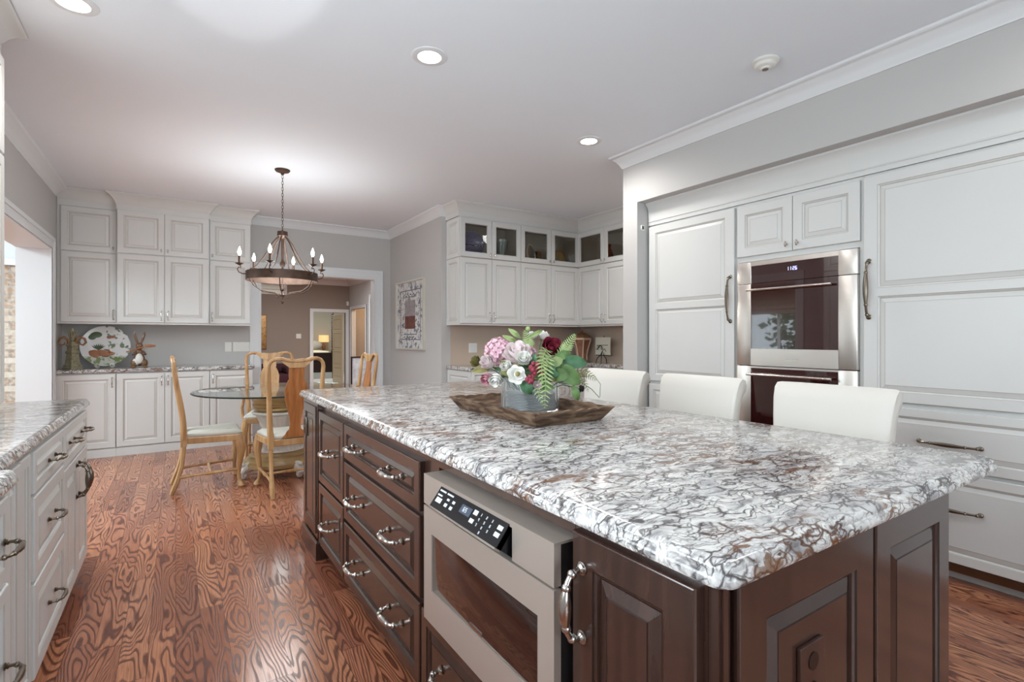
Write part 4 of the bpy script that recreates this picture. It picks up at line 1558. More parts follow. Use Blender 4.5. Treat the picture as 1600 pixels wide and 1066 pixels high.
downlight(1.166, 2.602, 'recessed ceiling light nearest the top centre of the ceiling', 34)
downlight(2.711, 3.028, 'recessed ceiling light closer to the oven wall corner', 40)
downlight(-0.396, 3.09, 'recessed ceiling light cut by the top edge at the left')
downlight(1.2, 0.2, 'recessed ceiling light over the near end of the island', 12)
downlight(2.7, 0.3, 'recessed ceiling light in front of the right refrigerator', 10)
downlight(3.95, 3.75, 'added ceiling light in the recess, unseen behind the grey wall end', 42)  # added unseen fitting that brightens the glass-door cabinets
t = thing('smoke_detector', 'round white smoke detector on the ceiling above the stools', 'smoke detector', (2.755, 1.615, ZC - 0.0005))
MB().lathe([(0.01, 0), (0.070, 0.0), (0.072, -0.012), (0.064, -0.016), (0.056, -0.018), (0.056, -0.026), (0.050, -0.034), (0.028, -0.040), (0.026, -0.046), (0.018, -0.048), (0.001, -0.048)][::-1], seg=36).build('housing', M['plate'], t)
MB().lathe([(0.0005, -0.0485), (0.017, -0.0485), (0.017, -0.0482)], seg=20).build('grille', M['pewter'], t)

# unseen spot added for the bright ceiling patch, imitating reflected daylight
l = bpy.data.lights.new('ceiling_patch_spot', 'SPOT')
l.energy = 150
l.spot_size = R(15)
l.spot_blend = 0.15
l.shadow_soft_size = 0.03
so = bpy.data.objects.new('ceiling_patch_spot', l)
so.location = (-0.1, -0.6, 1.4)
so.rotation_euler = (Vector((0.17, 1.97, 2.8)) - Vector(so.location)).to_track_quat('-Z', 'Y').to_euler()
COL.objects.link(so)

# ================================================================== PICTURE, SWITCHES
def art():
    t = NT('engraved_print')
    tc = t.n('TexCoord')
    sp = t.n('SeparateXYZ')
    t.l(tc.outputs['Object'], sp.inputs[0])
    n = t.n('TexNoise', Scale=14.0, Detail=5.0)
    t.l(tc.outputs['Object'], n.inputs['Vector'])
    c = t.ramp(n.outputs[0], [(0.40, lin((120, 124, 136))), (0.47, lin((205, 205, 206))), (0.62, lin((222, 220, 216))), (0.70, lin((120, 122, 130)))])
    t.l(c, t.b.inputs['Base Color'])
    return t.m


t = thing('framed_picture', 'tall silver-framed engraving on the grey wall right of the cased opening', 'picture', (2.63, 6.952, 1.095), R(-90))
w, h = 0.967, 0.925
b = MB()
for (a, c, z0, z1) in ((0, 0.032, 0, h), (w - 0.032, w, 0, h), (0.032, w - 0.032, 0, 0.022), (0.032, w - 0.032, h - 0.022, h)):
    b.box(a, c, -0.035, -0.001, z0, z1)
b.build('frame', M['silverleaf'], t, smooth=0)
pa = MB().box(0.032, w - 0.032, -0.012, -0.002, 0.022, h - 0.022).build('print', art(), t, smooth=0)
b = MB()
for (a, c, z0, z1) in ((0.13, 0.145, 0.13, 0.80), (0.82, 0.835, 0.13, 0.80), (0.145, 0.82, 0.13, 0.142), (0.145, 0.82, 0.788, 0.80), (0.26, 0.70, 0.20, 0.212), (0.26, 0.70, 0.30, 0.31), (0.26, 0.70, 0.70, 0.71)):
    b.box(a, c, -0.0135, -0.012, z0, z1)
b.build('border_lines', mat('engraving_ink', (110, 112, 122), 0.7), t, smooth=0)
b = MB().box(0.31, 0.66, -0.015, -0.012, 0.45, 0.66)
b.build('scene_sky', mat('print_sky', (150, 142, 144), 0.7, var=0.2, vscale=20), t, smooth=0)
MB().box(0.31, 0.66, -0.015, -0.012, 0.28, 0.45).build('scene_ground', mat('print_ground', (96, 58, 50), 0.7, var=0.45, vscale=16), t, smooth=0)
b = MB()
for zc in (0.16, 0.73):
    for i in range(14):
        x = 0.27 + i * 0.031
        b.ball((x, -0.0125, zc + 0.015 * math.sin(i * 1.9)), 0.011, 6, sc=(1.6, .12, .8))
for xx in (0.18, 0.78):
    for i in range(16):
        b.ball((xx + 0.012 * math.sin(i * 2.1), -0.0125, 0.20 + i * 0.034), 0.010, 6, sc=(.9, .12, 1.3))
b.build('garland', mat('garland_ink', (92, 84, 84), 0.7), t, smooth=0)


def plate_switch(loc, rz, w, n, label, h=0.12, outlet=False):
    t = thing('outlet' if outlet else 'light_switch', label, 'outlet' if outlet else 'switch', loc, rz)
    MB().rbox(-w / 2, w / 2, -0.006, 0, -h / 2, h / 2, 0.0018).build('cover_plate', M['plate'], t)
    for i in range(n):
        x = (i - (n - 1) / 2) * 0.046
        if outlet:
            MB().box(x - 0.016, x + 0.016, -0.0075, -0.006, -0.040, 0.040).build('socket', M['white'], t, smooth=0)
        else:
            MB().box(x - 0.004, x + 0.004, -0.012, -0.006, -0.010, 0.010).build('toggle', M['white'], t, smooth=0)
    return t


plate_switch((0.545, 7.249, 1.14), 0, 0.075, 1, 'single white light switch on the back wall above the counter')
plate_switch((0.70, 7.249, 1.14), 0, 0.205, 4, 'four-gang white light switch beside the cased opening')
plate_switch((3.055, 5.529, 1.13), 0, 0.115, 2, 'double white outlet on the tan recess wall left of the flowers', 0.115, True)
plate_switch((2.62, 13.899, 1.30), 0, 0.12, 2, 'light switch on the brown hall wall left of the bedroom door')

t = thing('alarm_sensor', 'tiny dark alarm sensor on the side of the grey wall beside the left refrigerator', 'sensor', (3.255, 2.979, 2.17))
MB().box(-0.018, 0.018, -0.012, 0, -0.022, 0.022, bev=0.003).build('case', M['plate'], t)
MB().box(-0.010, 0.010, -0.014, -0.012, -0.014, 0.014).build('lens', M['screen'], t, smooth=0)
# ================================================================== OBJECTS ON THE BACK COUNTER
# ceramic tower candlestick with ring handles
t = thing('ceramic_urn', 'green and bronze glazed ram-horn urn at the left end of the back counter', 'urn', (-0.893, 6.93, ZT))
sq = lambda th, z: 1 / max(abs(math.cos((th % (PI / 2)) - PI / 4)), 0.72) * 0.8
M['moss'] = mat('mossy_glaze', (116, 112, 92), 0.3, var=0.5, vscale=45)
M['horn'] = mat('bronze_glaze', (128, 92, 62), 0.3, var=0.35, vscale=30)
MB().lathe([(0.075, 0.0), (0.075, 0.022), (0.066, 0.03), (0.066, 0.045), (0.055, 0.06), (0.048, 0.12), (0.044, 0.16), (0.052, 0.17), (0.052, 0.185), (0.040, 0.20), (0.040, 0.235), (0.050, 0.25), (0.042, 0.27), (0.03, 0.29)], seg=32, mod=sq).build('body', M['moss'], t, smooth=0.5)
for s in (-1, 1):
    MB().tube([(s * 0.03, 0, 0.27), (s * 0.035, -0.01, 0.31), (s * 0.065, -0.015, 0.335), (s * 0.098, -0.01, 0.32), (s * 0.108, 0, 0.28), (s * 0.085, 0, 0.252), (s * 0.062, 0.0, 0.262), (s * 0.058, 0, 0.285)], [0.014, 0.014, 0.013, 0.012, 0.011, 0.009, 0.007, 0.004], 8).build('horn', M['horn'], t)
b = MB()
for k in range(7):
    a = 2 * PI * k / 7
    b.tube([(0, 0, 0.28), (0.018 * math.cos(a), 0.018 * math.sin(a), 0.34), (0.03 * math.cos(a), 0.03 * math.sin(a), 0.38), (0.045 * math.cos(a), 0.045 * math.sin(a), 0.40)], [0.012, 0.013, 0.009, 0.002], 7)
b.ball((0, 0, 0.40), 0.018, 8, sc=(1, 1, 1.8))
b.build('leaf_crown', M['moss'], t)

# plate on stand
def plate_mat():
    t = NT('painted_porcelain')
    tc = t.n('TexCoord')
    n = t.n('TexNoise', Scale=22.0, Detail=4.0)
    t.l(tc.outputs['Object'], n.inputs['Vector'])
    sp = t.n('SeparateXYZ')
    t.l(tc.outputs['Object'], sp.inputs[0])
    leaf = t.ramp(n.outputs[0], [(0.52, g(0)), (0.58, g(1)), (1, g(1))])
    rgt = t.math('GREATER_THAN', t.math('ADD', sp.outputs[0], t.math('MULTIPLY', sp.outputs[2], 0.1)), 0.02)
    low = t.math('LESS_THAN', sp.outputs[2], -0.11)
    c = t.mix(t.math('MULTIPLY', leaf, rgt), lin((222, 224, 224)), lin((104, 122, 92)))
    c = t.mix(t.math('MULTIPLY', low, t.math('ADD', 0.35, t.math('MULTIPLY', leaf, 0.6))), c, lin((118, 134, 84)))
    t.l(c, t.b.inputs['Base Color'])
    t.b.inputs['Roughness'].default_value = 0.15
    return t.m


t = thing('decorative_plate', 'large round plate painted with a brown rabbit, butterfly and leaves', 'plate', (-0.64, 7.14, ZT + 0.235))
t.rotation_euler = (R(-8), 0, 0)
MB().lathe([(0.001, 0.012), (0.12, 0.012), (0.15, 0.018), (0.205, 0.030), (0.218, 0.034), (0.222, 0.032), (0.215, 0.026), (0.14, 0.0), (0.001, 0.0)], (0, 0, 0), 64, axis='y').build('dish', plate_mat(), t)
pb = MB()
for (x, z, rx, rz_) in ((-0.10, -0.085, 0.062, 0.045), (-0.045, -0.075, 0.055, 0.035), (0.0, -0.09, 0.045, 0.030), (0.045, -0.082, 0.030, 0.022), (-0.13, -0.10, 0.04, 0.035)):
    pb.ball((x, -0.018, z), 1, 12, sc=(rx, 0.004, rz_))
pb.tube([(0.045, -0.022, -0.07), (0.02, -0.022, -0.045), (-0.015, -0.022, -0.035)], [0.008, 0.010, 0.003], 6)
pb.build('painted_rabbit', mat('russet_glaze', (150, 98, 64), 0.3, var=0.25, vscale=25), t)
bf = MB()
for (x, z, a) in ((0.03, 0.095, 0.6), (0.062, 0.10, -0.5)):
    bf.ball((x, -0.016, z), 1, 10, sc=(0.024, 0.003, 0.013))
bf.build('painted_butterfly', mat('butterfly_glaze', (150, 92, 76), 0.3), t)
lf = MB()
lf.ball((-0.085, -0.024, 0.125), 1, 12, sc=(0.055, 0.004, 0.034))
lf.ball((-0.115, -0.024, 0.10), 1, 12, sc=(0.035, 0.004, 0.03))
for i in range(7):
    a = R(40 + 17 * i)
    lf.tube([(-0.06, -0.018, -0.04), (-0.06 + 0.04 * math.cos(a), -0.020, -0.04 + 0.04 * math.sin(a)), (-0.06 + 0.075 * math.cos(a), -0.018, -0.04 + 0.07 * math.sin(a))], [0.004, 0.007, 0.001], 5)
lf.build('painted_leaves', mat('leaf_glaze', (74, 92, 62), 0.3), t)
t = thing('plate_stand', 'small white scrolled wire stand under the rabbit plate', 'stand', (-0.64, 7.08, ZT))
for s in (-1, 1):
    pts = []
    for i in range(22):
        a = -PI / 2 + i * 0.45
        r = 0.024 * (1 - i / 30)
        pts.append((s * (0.062 + r * math.cos(a)), -0.045, 0.030 + r * math.sin(a)))
    MB().tube([(s * 0.055, 0.06, 0.0035), (s * 0.062, -0.045, 0.0035)] + pts, 0.0035, 6).build('scroll', M['plate'], t)
MB().tube([(-0.055, 0.06, 0.0035), (0.055, 0.06, 0.0035)], 0.003, 6).build('cross_bar', M['plate'], t)

# rabbit figurine with spoon
M['hare'] = mat('brown_hare_glaze', (112, 84, 64), 0.25, var=0.3, vscale=30)
t = thing('rabbit_figurine', 'brown ceramic hare in a white apron on the back counter', 'figurine', (-0.335, 6.99, ZT))
b = MB()
b.ball((0, 0, 0.09), 1, 14, sc=(0.052, 0.045, 0.075))
b.ball((0, -0.005, 0.165), 1, 14, sc=(0.034, 0.032, 0.045))
b.ball((0, -0.012, 0.235), 1, 14, sc=(0.034, 0.034, 0.040))
b.ball((0, -0.045, 0.222), 1, 10, sc=(0.016, 0.018, 0.014))
for s in (-1, 1):
    b.ball((s * 0.045, -0.01, 0.05), 1, 12, sc=(0.035, 0.05, 0.045))
    b.tube([(s * 0.03, 0, 0.18), (s * 0.055, -0.02, 0.145), (s * 0.035, -0.05, 0.155)], [0.014, 0.012, 0.010], 8)
b.build('body', M['hare'], t, smooth=1.2)
for s in (-1, 1):
    MB().tube([(s * 0.014, 0, 0.265), (s * 0.028, 0.0, 0.31), (s * 0.042, 0.004, 0.36), (s * 0.046, 0.006, 0.40)], [0.008, 0.014, 0.013, 0.002], 8).build('ear', M['hare'], t)
    MB().ball((s * 0.055, -0.03, 0.012), 1, 10, sc=(0.026, 0.04, 0.012)).build('foot', M['gold'], t)
MB().ball((0, -0.034, 0.10), 1, 14, sc=(0.036, 0.022, 0.058)).ball((-0.03, -0.035, 0.065), 1, 10, sc=(0.034, 0.02, 0.04)).build('apron', M['plate'], t, smooth=1.2)
t2 = MB().tube([(-0.115, -0.07, 0.175), (-0.03, -0.075, 0.205), (0.05, -0.072, 0.228)], [0.006, 0.0055, 0.006], 8)
t2.ball((0.098, -0.070, 0.240), 1, 14, sc=(0.055, 0.012, 0.015))
o = t2.build('wooden_spoon', M['splat'])
o.location = (-0.335, 6.99, ZT)
tag(o, 'small wooden spoon held across the ceramic hare', 'spoon')

# ================================================================== RECESS COUNTER OBJECTS
t = thing('lidded_jar', 'hexagonal pink and brown lidded jar in the recess corner', 'jar', (4.60, 5.28, ZT))
hexm = lambda th, z: 1 / max(math.cos((th % (PI / 3)) - PI / 6), 0.7) * 0.9
M['jar'] = mat('brown_jar_glaze', (132, 92, 70), 0.3, var=0.3, vscale=20)
M['jarpink'] = mat('pink_jar_glaze', (206, 176, 158), 0.3)
MB().lathe([(0.07, 0), (0.075, 0.015), (0.06, 0.03), (0.062, 0.08), (0.075, 0.16), (0.098, 0.24), (0.115, 0.30)], seg=36, mod=hexm).build('body', M['jar'], t, smooth=0.4)
MB().lathe([(0.118, 0.298), (0.130, 0.305), (0.130, 0.325), (0.118, 0.33)], seg=36, mod=hexm).build('rim', M['jarpink'], t, smooth=0.4)
MB().lathe([(0.115, 0.33), (0.10, 0.355), (0.06, 0.38), (0.03, 0.395), (0.014, 0.40), (0.02, 0.415), (0.012, 0.43), (0.003, 0.438)], seg=36, mod=hexm).build('lid', M['horn'], t, smooth=0.4)
for k in range(6):
    a = PI / 3 * k
    MB().tube([(0.072 * math.cos(a), 0.072 * math.sin(a), 0.03), (0.068 * math.cos(a), 0.068 * math.sin(a), 0.09), (0.084 * math.cos(a), 0.084 * math.sin(a), 0.17), (0.112 * math.cos(a), 0.112 * math.sin(a), 0.26), (0.126 * math.cos(a), 0.126 * math.sin(a), 0.30)], [0.009] * 5, 6).build('corner_rib', M['jarpink'], t)
t = thing('decorative_tile', 'small cream tile with dark scribbled motif on a black easel', 'tile', (4.64, 4.905, 1.035), R(-90))
t.rotation_euler = (0, 0, R(-90))
bt = MB().box(-0.135, 0.135, -0.012, 0.0, 0.0, 0.225).build('slab', mat('cream_tile', (204, 202, 188), 0.4), t, smooth=0)
b = MB()
for i in range(5):
    pts = [(-0.09 + 0.02 * i + 0.03 * math.cos(a * 1.3 + i), -0.014, 0.09 + 0.03 * math.sin(a * 1.7 + i * 2)) for a in [k * 0.5 for k in range(9)]]
    b.tube(pts, 0.003, 4)
b.tube([(-0.11, -0.014, 0.12), (0.10, -0.014, 0.125)], 0.003, 4)
b.tube([(-0.02, -0.014, 0.03), (0.04, -0.014, 0.08), (0.06, -0.014, 0.04)], 0.004, 4)
b.build('motif', M['nearblack'], t)
t = thing('easel', 'black metal easel holding the cream tile in the recess', 'easel', (4.64, 4.905, ZT), R(-90))
for s in (-1, 1):
    MB().tube([(s * 0.10, -0.035, 0.0), (s * 0.085, -0.03, 0.06), (s * 0.03, -0.02, 0.105), (0, 0.012, 0.20)], 0.005, 6).build('leg', M['black'], t)
MB().tube([(0, -0.04, 0.0), (0, -0.035, 0.10), (0, 0.012, 0.20), (0, 0.012, 0.355)], 0.005, 6).tube([(-0.10, -0.03, 0.102), (0.10, -0.03, 0.102)], 0.005, 6).build('mast', M['black'], t)

# things behind the glass doors (standing on the cabinet floor z = 2.20)
ZG = 2.2005
MB_ = MB
t = thing('art_glass_plate', 'swirled purple glass bowl behind the first glass door', 'bowl', (2.93, 5.37, ZG + 0.158))
MB().lathe([(0.001, 0.03), (0.06, 0.034), (0.12, 0.056), (0.150, 0.08), (0.155, 0.08), (0.125, 0.045), (0.06, 0.018), (0.001, 0.012)], (0, 0.02, 0), 40, axis='y').build('bowl', M['purple'], t)
t = thing('crystal_vase', 'cut crystal vase behind the second glass door', 'vase', (3.36, 5.38, ZG))
MB().lathe([(0.055, 0), (0.06, 0.01), (0.07, 0.10), (0.10, 0.26), (0.095, 0.26), (0.065, 0.10), (0.05, 0.02)], seg=32, mod=lambda th, z: 1 + 0.03 * math.cos(th * 12)).build('bowl', M['vase'], t)
o = MB().tube([(0, 0, 0.0), (0, 0, 0.08), (-0.01, 0, 0.16), (0.0, 0, 0.22), (0.035, -0.005, 0.245), (0.065, -0.01, 0.23), (0.075, -0.012, 0.20)], [0.05, 0.035, 0.018, 0.014, 0.014, 0.016, 0.006], 10).build('swan_figurine', M['jarpink'])
o.location = (3.755, 5.37, ZG)
tag(o, 'pink swan-neck figurine behind the third glass door', 'figurine')
o = MB().lathe([(0.03, 0), (0.035, 0.06), (0.02, 0.10), (0.012, 0.11), (0.024, 0.13), (0.022, 0.155), (0.004, 0.17)], seg=16).build('dark_figurine', M['nearblack'])
o.location = (3.865, 5.33, ZG)
tag(o, 'small dark bottle-shaped figurine beside the swan', 'figurine')
o = MB().box(-0.06, 0.06, -0.01, 0.01, 0, 0.20).box(-0.045, 0.045, -0.012, -0.01, 0.015, 0.185, 1).build('small_frame', [M['jarpink'], M['gold']], smooth=0)
o.location = (3.97, 5.42, ZG)
tag(o, 'small pale frame leaning behind the third glass door', 'frame')
o = MB().lathe([(0.05, 0), (0.09, 0.05), (0.10, 0.10), (0.07, 0.17), (0.05, 0.20), (0.055, 0.21)], seg=24).build('amber_vase', mat('amber_glass', (150, 110, 52), 0.1, var=0.3, vscale=12))
o.location = (4.27, 5.37, ZG)
tag(o, 'round amber glass vase behind the fourth glass door', 'vase')
o = MB().lathe([(0.03, 0), (0.05, 0.03), (0.058, 0.08), (0.04, 0.14), (0.018, 0.20), (0.020, 0.235), (0.026, 0.245)], seg=24).build('brown_vase', mat('rust_glass', (132, 62, 44), 0.12, var=0.4, vscale=12))
o.location = (4.63, 4.78, ZG)
tag(o, 'slender rust-brown glass vase behind the fifth glass door', 'vase')
o = MB().lathe([(0.06, 0), (0.065, 0.01), (0.065, 0.17), (0.05, 0.185), (0.055, 0.20)], seg=24).build('tan_canister', mat('tan_ceramic', (170, 140, 108), 0.3))
o.location = (4.64, 4.45, ZG)
tag(o, 'tan cylindrical canister behind the sixth glass door', 'canister')
# ================================================================== TRAY, VASE, FLOWERS
t = thing('wooden_tray', 'rustic rectangular bark-sided wooden tray under the flower vase on the island', 'tray', (1.2525, 1.8025, ZT))
bx, by, rx, ry, th_, hh = 0.158, 0.298, 0.196, 0.338, 0.014, 0.056
MB().box(-bx, bx, -by, by, 0.0005, 0.012).build('base', M['traywood'], t, smooth=0)


def tray_side(P0, P1, T0, T1, inward):
    """P = bottom outer line, T = top outer line, subdivided and roughened"""
    b = MB()
    n = 26
    ring = []
    rnd = random.Random(int(P0[0] * 999 + P0[1] * 77))
    for i in range(n + 1):
        u = i / n
        p = Vector(P0).lerp(Vector(P1), u)
        q = Vector(T0).lerp(Vector(T1), u)
        m = (p + q) / 2
        j = 0 if i in (0, n) else 1
        e = (q - p).cross(Vector(P1) - Vector(P0)).normalized()
        o1, o2 = [rnd.uniform(-.002, .003) * j for _ in range(2)]
        zt = Vector((0, 0, rnd.uniform(-.004, .003) * j))
        inn = Vector(inward) * th_
        ring.append([(p)[:], (m - Vector(inward) * (o1 + .001))[:], (q - Vector(inward) * o2 + zt)[:], (q + inn + zt)[:], (m + inn)[:], (p + inn + Vector((0, 0, .001)))[:]])
    b.loops(ring, 0, cap=True)
    b.add(ring[0], [(5, 4, 3, 2, 1, 0)])
    return b


zb = 0.0006
tray_side((-bx, -by, zb), (bx, -by, zb), (-rx, -ry, hh), (rx, -ry, hh), (0, 1, 0)).build('side', M['traywood'], t, smooth=0.5)
tray_side((bx, by, zb), (-bx, by, zb), (rx, ry, hh), (-rx, ry, hh), (0, -1, 0)).build('side', M['traywood'], t, smooth=0.5)
tray_side((-bx, by, zb), (-bx, -by, zb), (-rx, ry, hh), (-rx, -ry, hh), (1, 0, 0)).build('side', M['traywood'], t, smooth=0.5)
tray_side((bx, -by, zb), (bx, by, zb), (rx, -ry, hh), (rx, ry, hh), (-1, 0, 0)).build('side', M['traywood'], t, smooth=0.5)

VX, VY = 1.275, 1.80
t = thing('flower_vase', 'fluted clear glass vase standing in the wooden tray', 'vase', (VX, VY, ZT + 0.0125))
flute = lambda th, z: 1 + 0.03 * (abs(math.cos(th * 8)) - 0.5)
MB().lathe([(0.10, 0.0), (0.122, 0.002), (0.124, 0.02), (0.124, 0.155), (0.126, 0.16), (0.119, 0.16), (0.117, 0.155), (0.117, 0.02), (0.10, 0.012), (0.01, 0.012)], seg=96, mod=flute).build('glass_wall', M['vase'], t, smooth=0.5)
MB().lathe([(0.07, 0.013)] + [(0.113 + 0.0015 * (i % 2), 0.014 + 0.0035 * i) for i in range(20)] + [(0.07, 0.085)], seg=48).build('zinc_liner', M['zinc'], t, smooth=0.2)

STEM0 = Vector((VX, VY, ZT + 0.105))


def frame_for(d):
    d = Vector(d).normalized()
    a = Vector((0, 0, 1)) if abs(d.z) < 0.9 else Vector((0, 1, 0))
    u = d.cross(a).normalized()
    return u, d.cross(u).normalized(), d


def petal(b, c, d, ang, r, h, w, curl=0.3, mi=0, r0=0.15, wav=0.0):
    """cupped petal round axis d at angle ang"""
    u, v, d = frame_for(d)
    nu, nv = 5, 5
    vs = []
    for j in range(nv + 1):
        s = j / nv
        rad = r * (r0 + (1 - r0) * math.sin(s * PI * 0.5) ** 0.8) + curl * r * max(0, s - 0.7)
        hz = h * (s ** 1.1) * (1 - curl * 0.3 * s * s)
        ww = w * math.sin(PI * (0.18 + 0.70 * s)) ** 0.7
        for i in range(nu + 1):
            k = (i / nu - 0.5) * 2
            aa = ang + k * ww * 0.5
            rr = rad * (1 - 0.10 * k * k) + wav * r * math.sin(k * 4 + ang * 3) * s
            vs.append((Vector(c) + u * (math.cos(aa) * rr) + v * (math.sin(aa) * rr) + d * (hz - 0.06 * h * k * k * s))[:])
    fs = []
    for j in range(nv):
        for i in range(nu):
            a = j * (nu + 1) + i
            fs.append((a, a + 1, a + nu + 2, a + nu + 1))
    b.add(vs, fs, mi)


def stem(parent, p, mat_='leafdark', r=0.0022, sag=0.02):
    p = Vector(p)
    q = STEM0 + (Vector((p.x, p.y, STEM0.z)) - STEM0) * 0.32
    m = (p + q) / 2 + Vector((0, 0, sag))
    o = MB().tube([q[:], m[:], p[:]], r, 5).build('stem', M[mat_], None, smooth=1)
    o.parent = parent
    return o


def bloom(name, label, cat, p, r, m, d=None, layers=((0.35, 1.0, 4), (0.62, 1.0, 5), (0.85, 0.85, 6), (1.0, 0.6, 7)), hscale=1.0, group=None, core=None):
    p = Vector(p)
    if d is None:
        d = (p - Vector((VX, VY, 1.02))).normalized() + Vector((-0.15, -0.45, 0.1))
    d = Vector(d).normalized()
    b = MB()
    base = p - d * r * 0.6
    for li, (rr, hh_, n) in enumerate(layers):
        for k in range(n):
            petal(b, base, d, 2 * PI * k / n + li * 0.7, r * rr, r * 1.25 * hh_ * hscale, 2 * PI / n * 1.5, 0.35 if rr > 0.8 else 0.05, wav=0.02)
    b.ball((base + d * r * 0.55 * hscale)[:], r * 0.35, 8)
    o = b.build(name, M[m], smooth=1.0)
    tag(o, label, cat, group)
    stem(o, base)
    if core:
        cb = MB().ball((base + d * r * 0.75)[:], r * 0.30, 8)
        c = cb.build('centre', M[core], o)
    return o


CUP = ((0.30, 1.0, 4), (0.60, 1.05, 5), (0.85, 1.0, 6), (1.0, 0.8, 6))
bloom('peony', 'large blush-pink peony at the front left of the bouquet', 'flower', (1.185, 1.765, 1.19), 0.058, 'palepink')
bloom('peony', 'deep burgundy peony at the top right of the bouquet', 'flower', (1.348, 1.747, 1.202), 0.048, 'burg', d=(-.2, -.6, .35), layers=((0.45, 1.2, 4), (0.75, 1.15, 5), (0.95, 1.05, 5)))
bloom('rose', 'white rose bud left of the bouquet centre, ringed by lime leaves', 'flower', (1.090, 1.701, 1.138), 0.024, 'whitepet', layers=CUP)
bloom('rose', 'white rose just under the big blush peony', 'flower', (1.164, 1.688, 1.167), 0.031, 'whitepet', layers=CUP)
bloom('rose', 'white rosebud hanging lowest at the left of the bouquet', 'flower', (1.048, 1.705, 1.096), 0.028, 'whitepet', d=(-.5, -.5, -.5), layers=CUP, hscale=1.5)
bloom('anemone', 'open white flower with a green centre at the lower front of the bouquet', 'flower', (1.092, 1.627, 1.112), 0.036, 'whitepet', d=(-.25, -.8, .25), layers=((0.7, .5, 5), (1.0, .35, 6)), core='leafgold')
bloom('rose', 'small white rosebud low in the bouquet beside the trailing fern', 'flower', (1.18, 1.618, 1.066), 0.017, 'palepink', layers=CUP)
bloom('rose', 'white blossom at the very top of the bouquet, right of the green sprigs', 'flower', (1.378, 1.847, 1.263), 0.030, 'whitepet', layers=CUP)
bloom('rose', 'white blossom peeking out over the burgundy peony', 'flower', (1.330, 1.86, 1.262), 0.026, 'whitepet', layers=CUP)
bloom('tulip', 'pale blush tulip on the left side of the bouquet', 'flower', (1.078, 1.804, 1.141), 0.028, 'palepink', d=(-.6, -.3, .3), layers=CUP, hscale=2.0)
bloom('rose', 'rose-pink bud low on the left side of the bouquet', 'flower', (1.062, 1.791, 1.092), 0.026, 'rosepink', d=(-.5, -.3, -.4), layers=CUP, hscale=1.5)
bloom('rose', 'green-tinged bud at the far left of the bouquet', 'flower', (1.056, 1.874, 1.149), 0.024, 'leafgold', d=(-.8, -.2, .3), layers=CUP, hscale=1.3)


def hydrangea(label, c, r, m, n=70):
    rnd = random.Random(int(c[0] * 1000))
    b = MB()
    b.ball(c, r * 0.75, 10)
    for i in range(n):
        zz = 1 - 2 * (i + 0.5) / n
        a = i * 2.39996
        s = math.sqrt(max(0, 1 - zz * zz))
        d = Vector((s * math.cos(a), s * math.sin(a), zz))
        p = Vector(c) + d * r * rnd.uniform(0.85, 1.05)
        for k in range(4):
            petal(b, (p - d * 0.003)[:], d, k * PI / 2 + a, 0.0125, 0.005, 1.5, 0.2)
    o = b.build('hydrangea', M[m], smooth=1)
    tag(o, label, 'flower')
    stem(o, c)
    return o


hydrangea('pink hydrangea head at the upper left of the bouquet', (1.162, 1.869, 1.191), 0.062, 'pink', 90)
hydrangea('small pink hydrangea cluster right of the blush peony', (1.262, 1.80, 1.180), 0.038, 'pink', 44)

BOX = []


def berries(label, c, m, n=9, r=0.011, spread=0.026):
    rnd = random.Random(int(c[2] * 5000))
    b = MB()
    for i in range(n):
        b.ball((c[0] + rnd.uniform(-1, 1) * spread, c[1] + rnd.uniform(-1, .4) * spread * .6, c[2] + rnd.uniform(-1, 1) * spread * .7), r * rnd.uniform(.8, 1.1), 10, sc=(1, 1, 1.2))
    o = b.build('berry_cluster', M[m])
    tag(o, label, 'berries')
    stem(o, c)
    return o


berries('cluster of plum berries at the centre of the bouquet', (1.170, 1.626, 1.131), 'burg', 11)
berries('cluster of plum berries hanging over the vase front', (1.147, 1.615, 1.093), 'burg', 12, 0.0085, 0.020)
berries('dark seed cluster hanging at the right of the bouquet', (1.390, 1.601, 1.041), 'nearblack', 6, 0.008, 0.014)


def fern(label, pts, L, m='leaflight', n=16, up=(0, 0, 1)):
    """frond along a curve with leaflets on both sides"""
    b = MB()
    P = [Vector(p) for p in pts]

    def at_(s):
        k = s * (len(P) - 1)
        i = min(int(k), len(P) - 2)
        f = k - i
        p0, p1, p2, p3 = P[max(i - 1, 0)], P[i], P[i + 1], P[min(i + 2, len(P) - 1)]
        return 0.5 * ((2 * p1) + (p2 - p0) * f + (2 * p0 - 5 * p1 + 4 * p2 - p3) * f * f + (3 * p1 - p0 - 3 * p2 + p3) * f ** 3)
    b.tube([at_(i / 12)[:] for i in range(13)], [0.0022 - 0.0014 * i / 12 for i in range(13)], 5)
    view = (Vector((0, 0, 1.25)) - P[len(P) // 2]).normalized()
    for i in range(n):
        s = 0.12 + 0.86 * i / (n - 1)
        p = at_(s)
        tdir = (at_(min(1, s + 0.02)) - at_(max(0, s - 0.02))).normalized()
        sd0 = tdir.cross(view).normalized()
        ll = L * math.sin(PI * (0.16 + 0.80 * s)) ** 0.8
        for sg in (-1, 1):
            dirv = (sd0 * sg + tdir * 0.55).normalized()
            nrm = dirv.cross(tdir).normalized()
            w = ll * 0.13
            q = [p + tdir * -w * .6, p + dirv * ll * .45 - tdir * w + nrm * .002, p + dirv * ll - Vector((0, 0, .002)), p + dirv * ll * .5 + tdir * w + nrm * .002, p + tdir * w * .6]
            b.add([x[:] for x in q], [(0, 1, 3, 4), (1, 2, 3)])
    o = b.build('fern_frond', M[m], smooth=0)
    tag(o, label, 'fern')
    return o


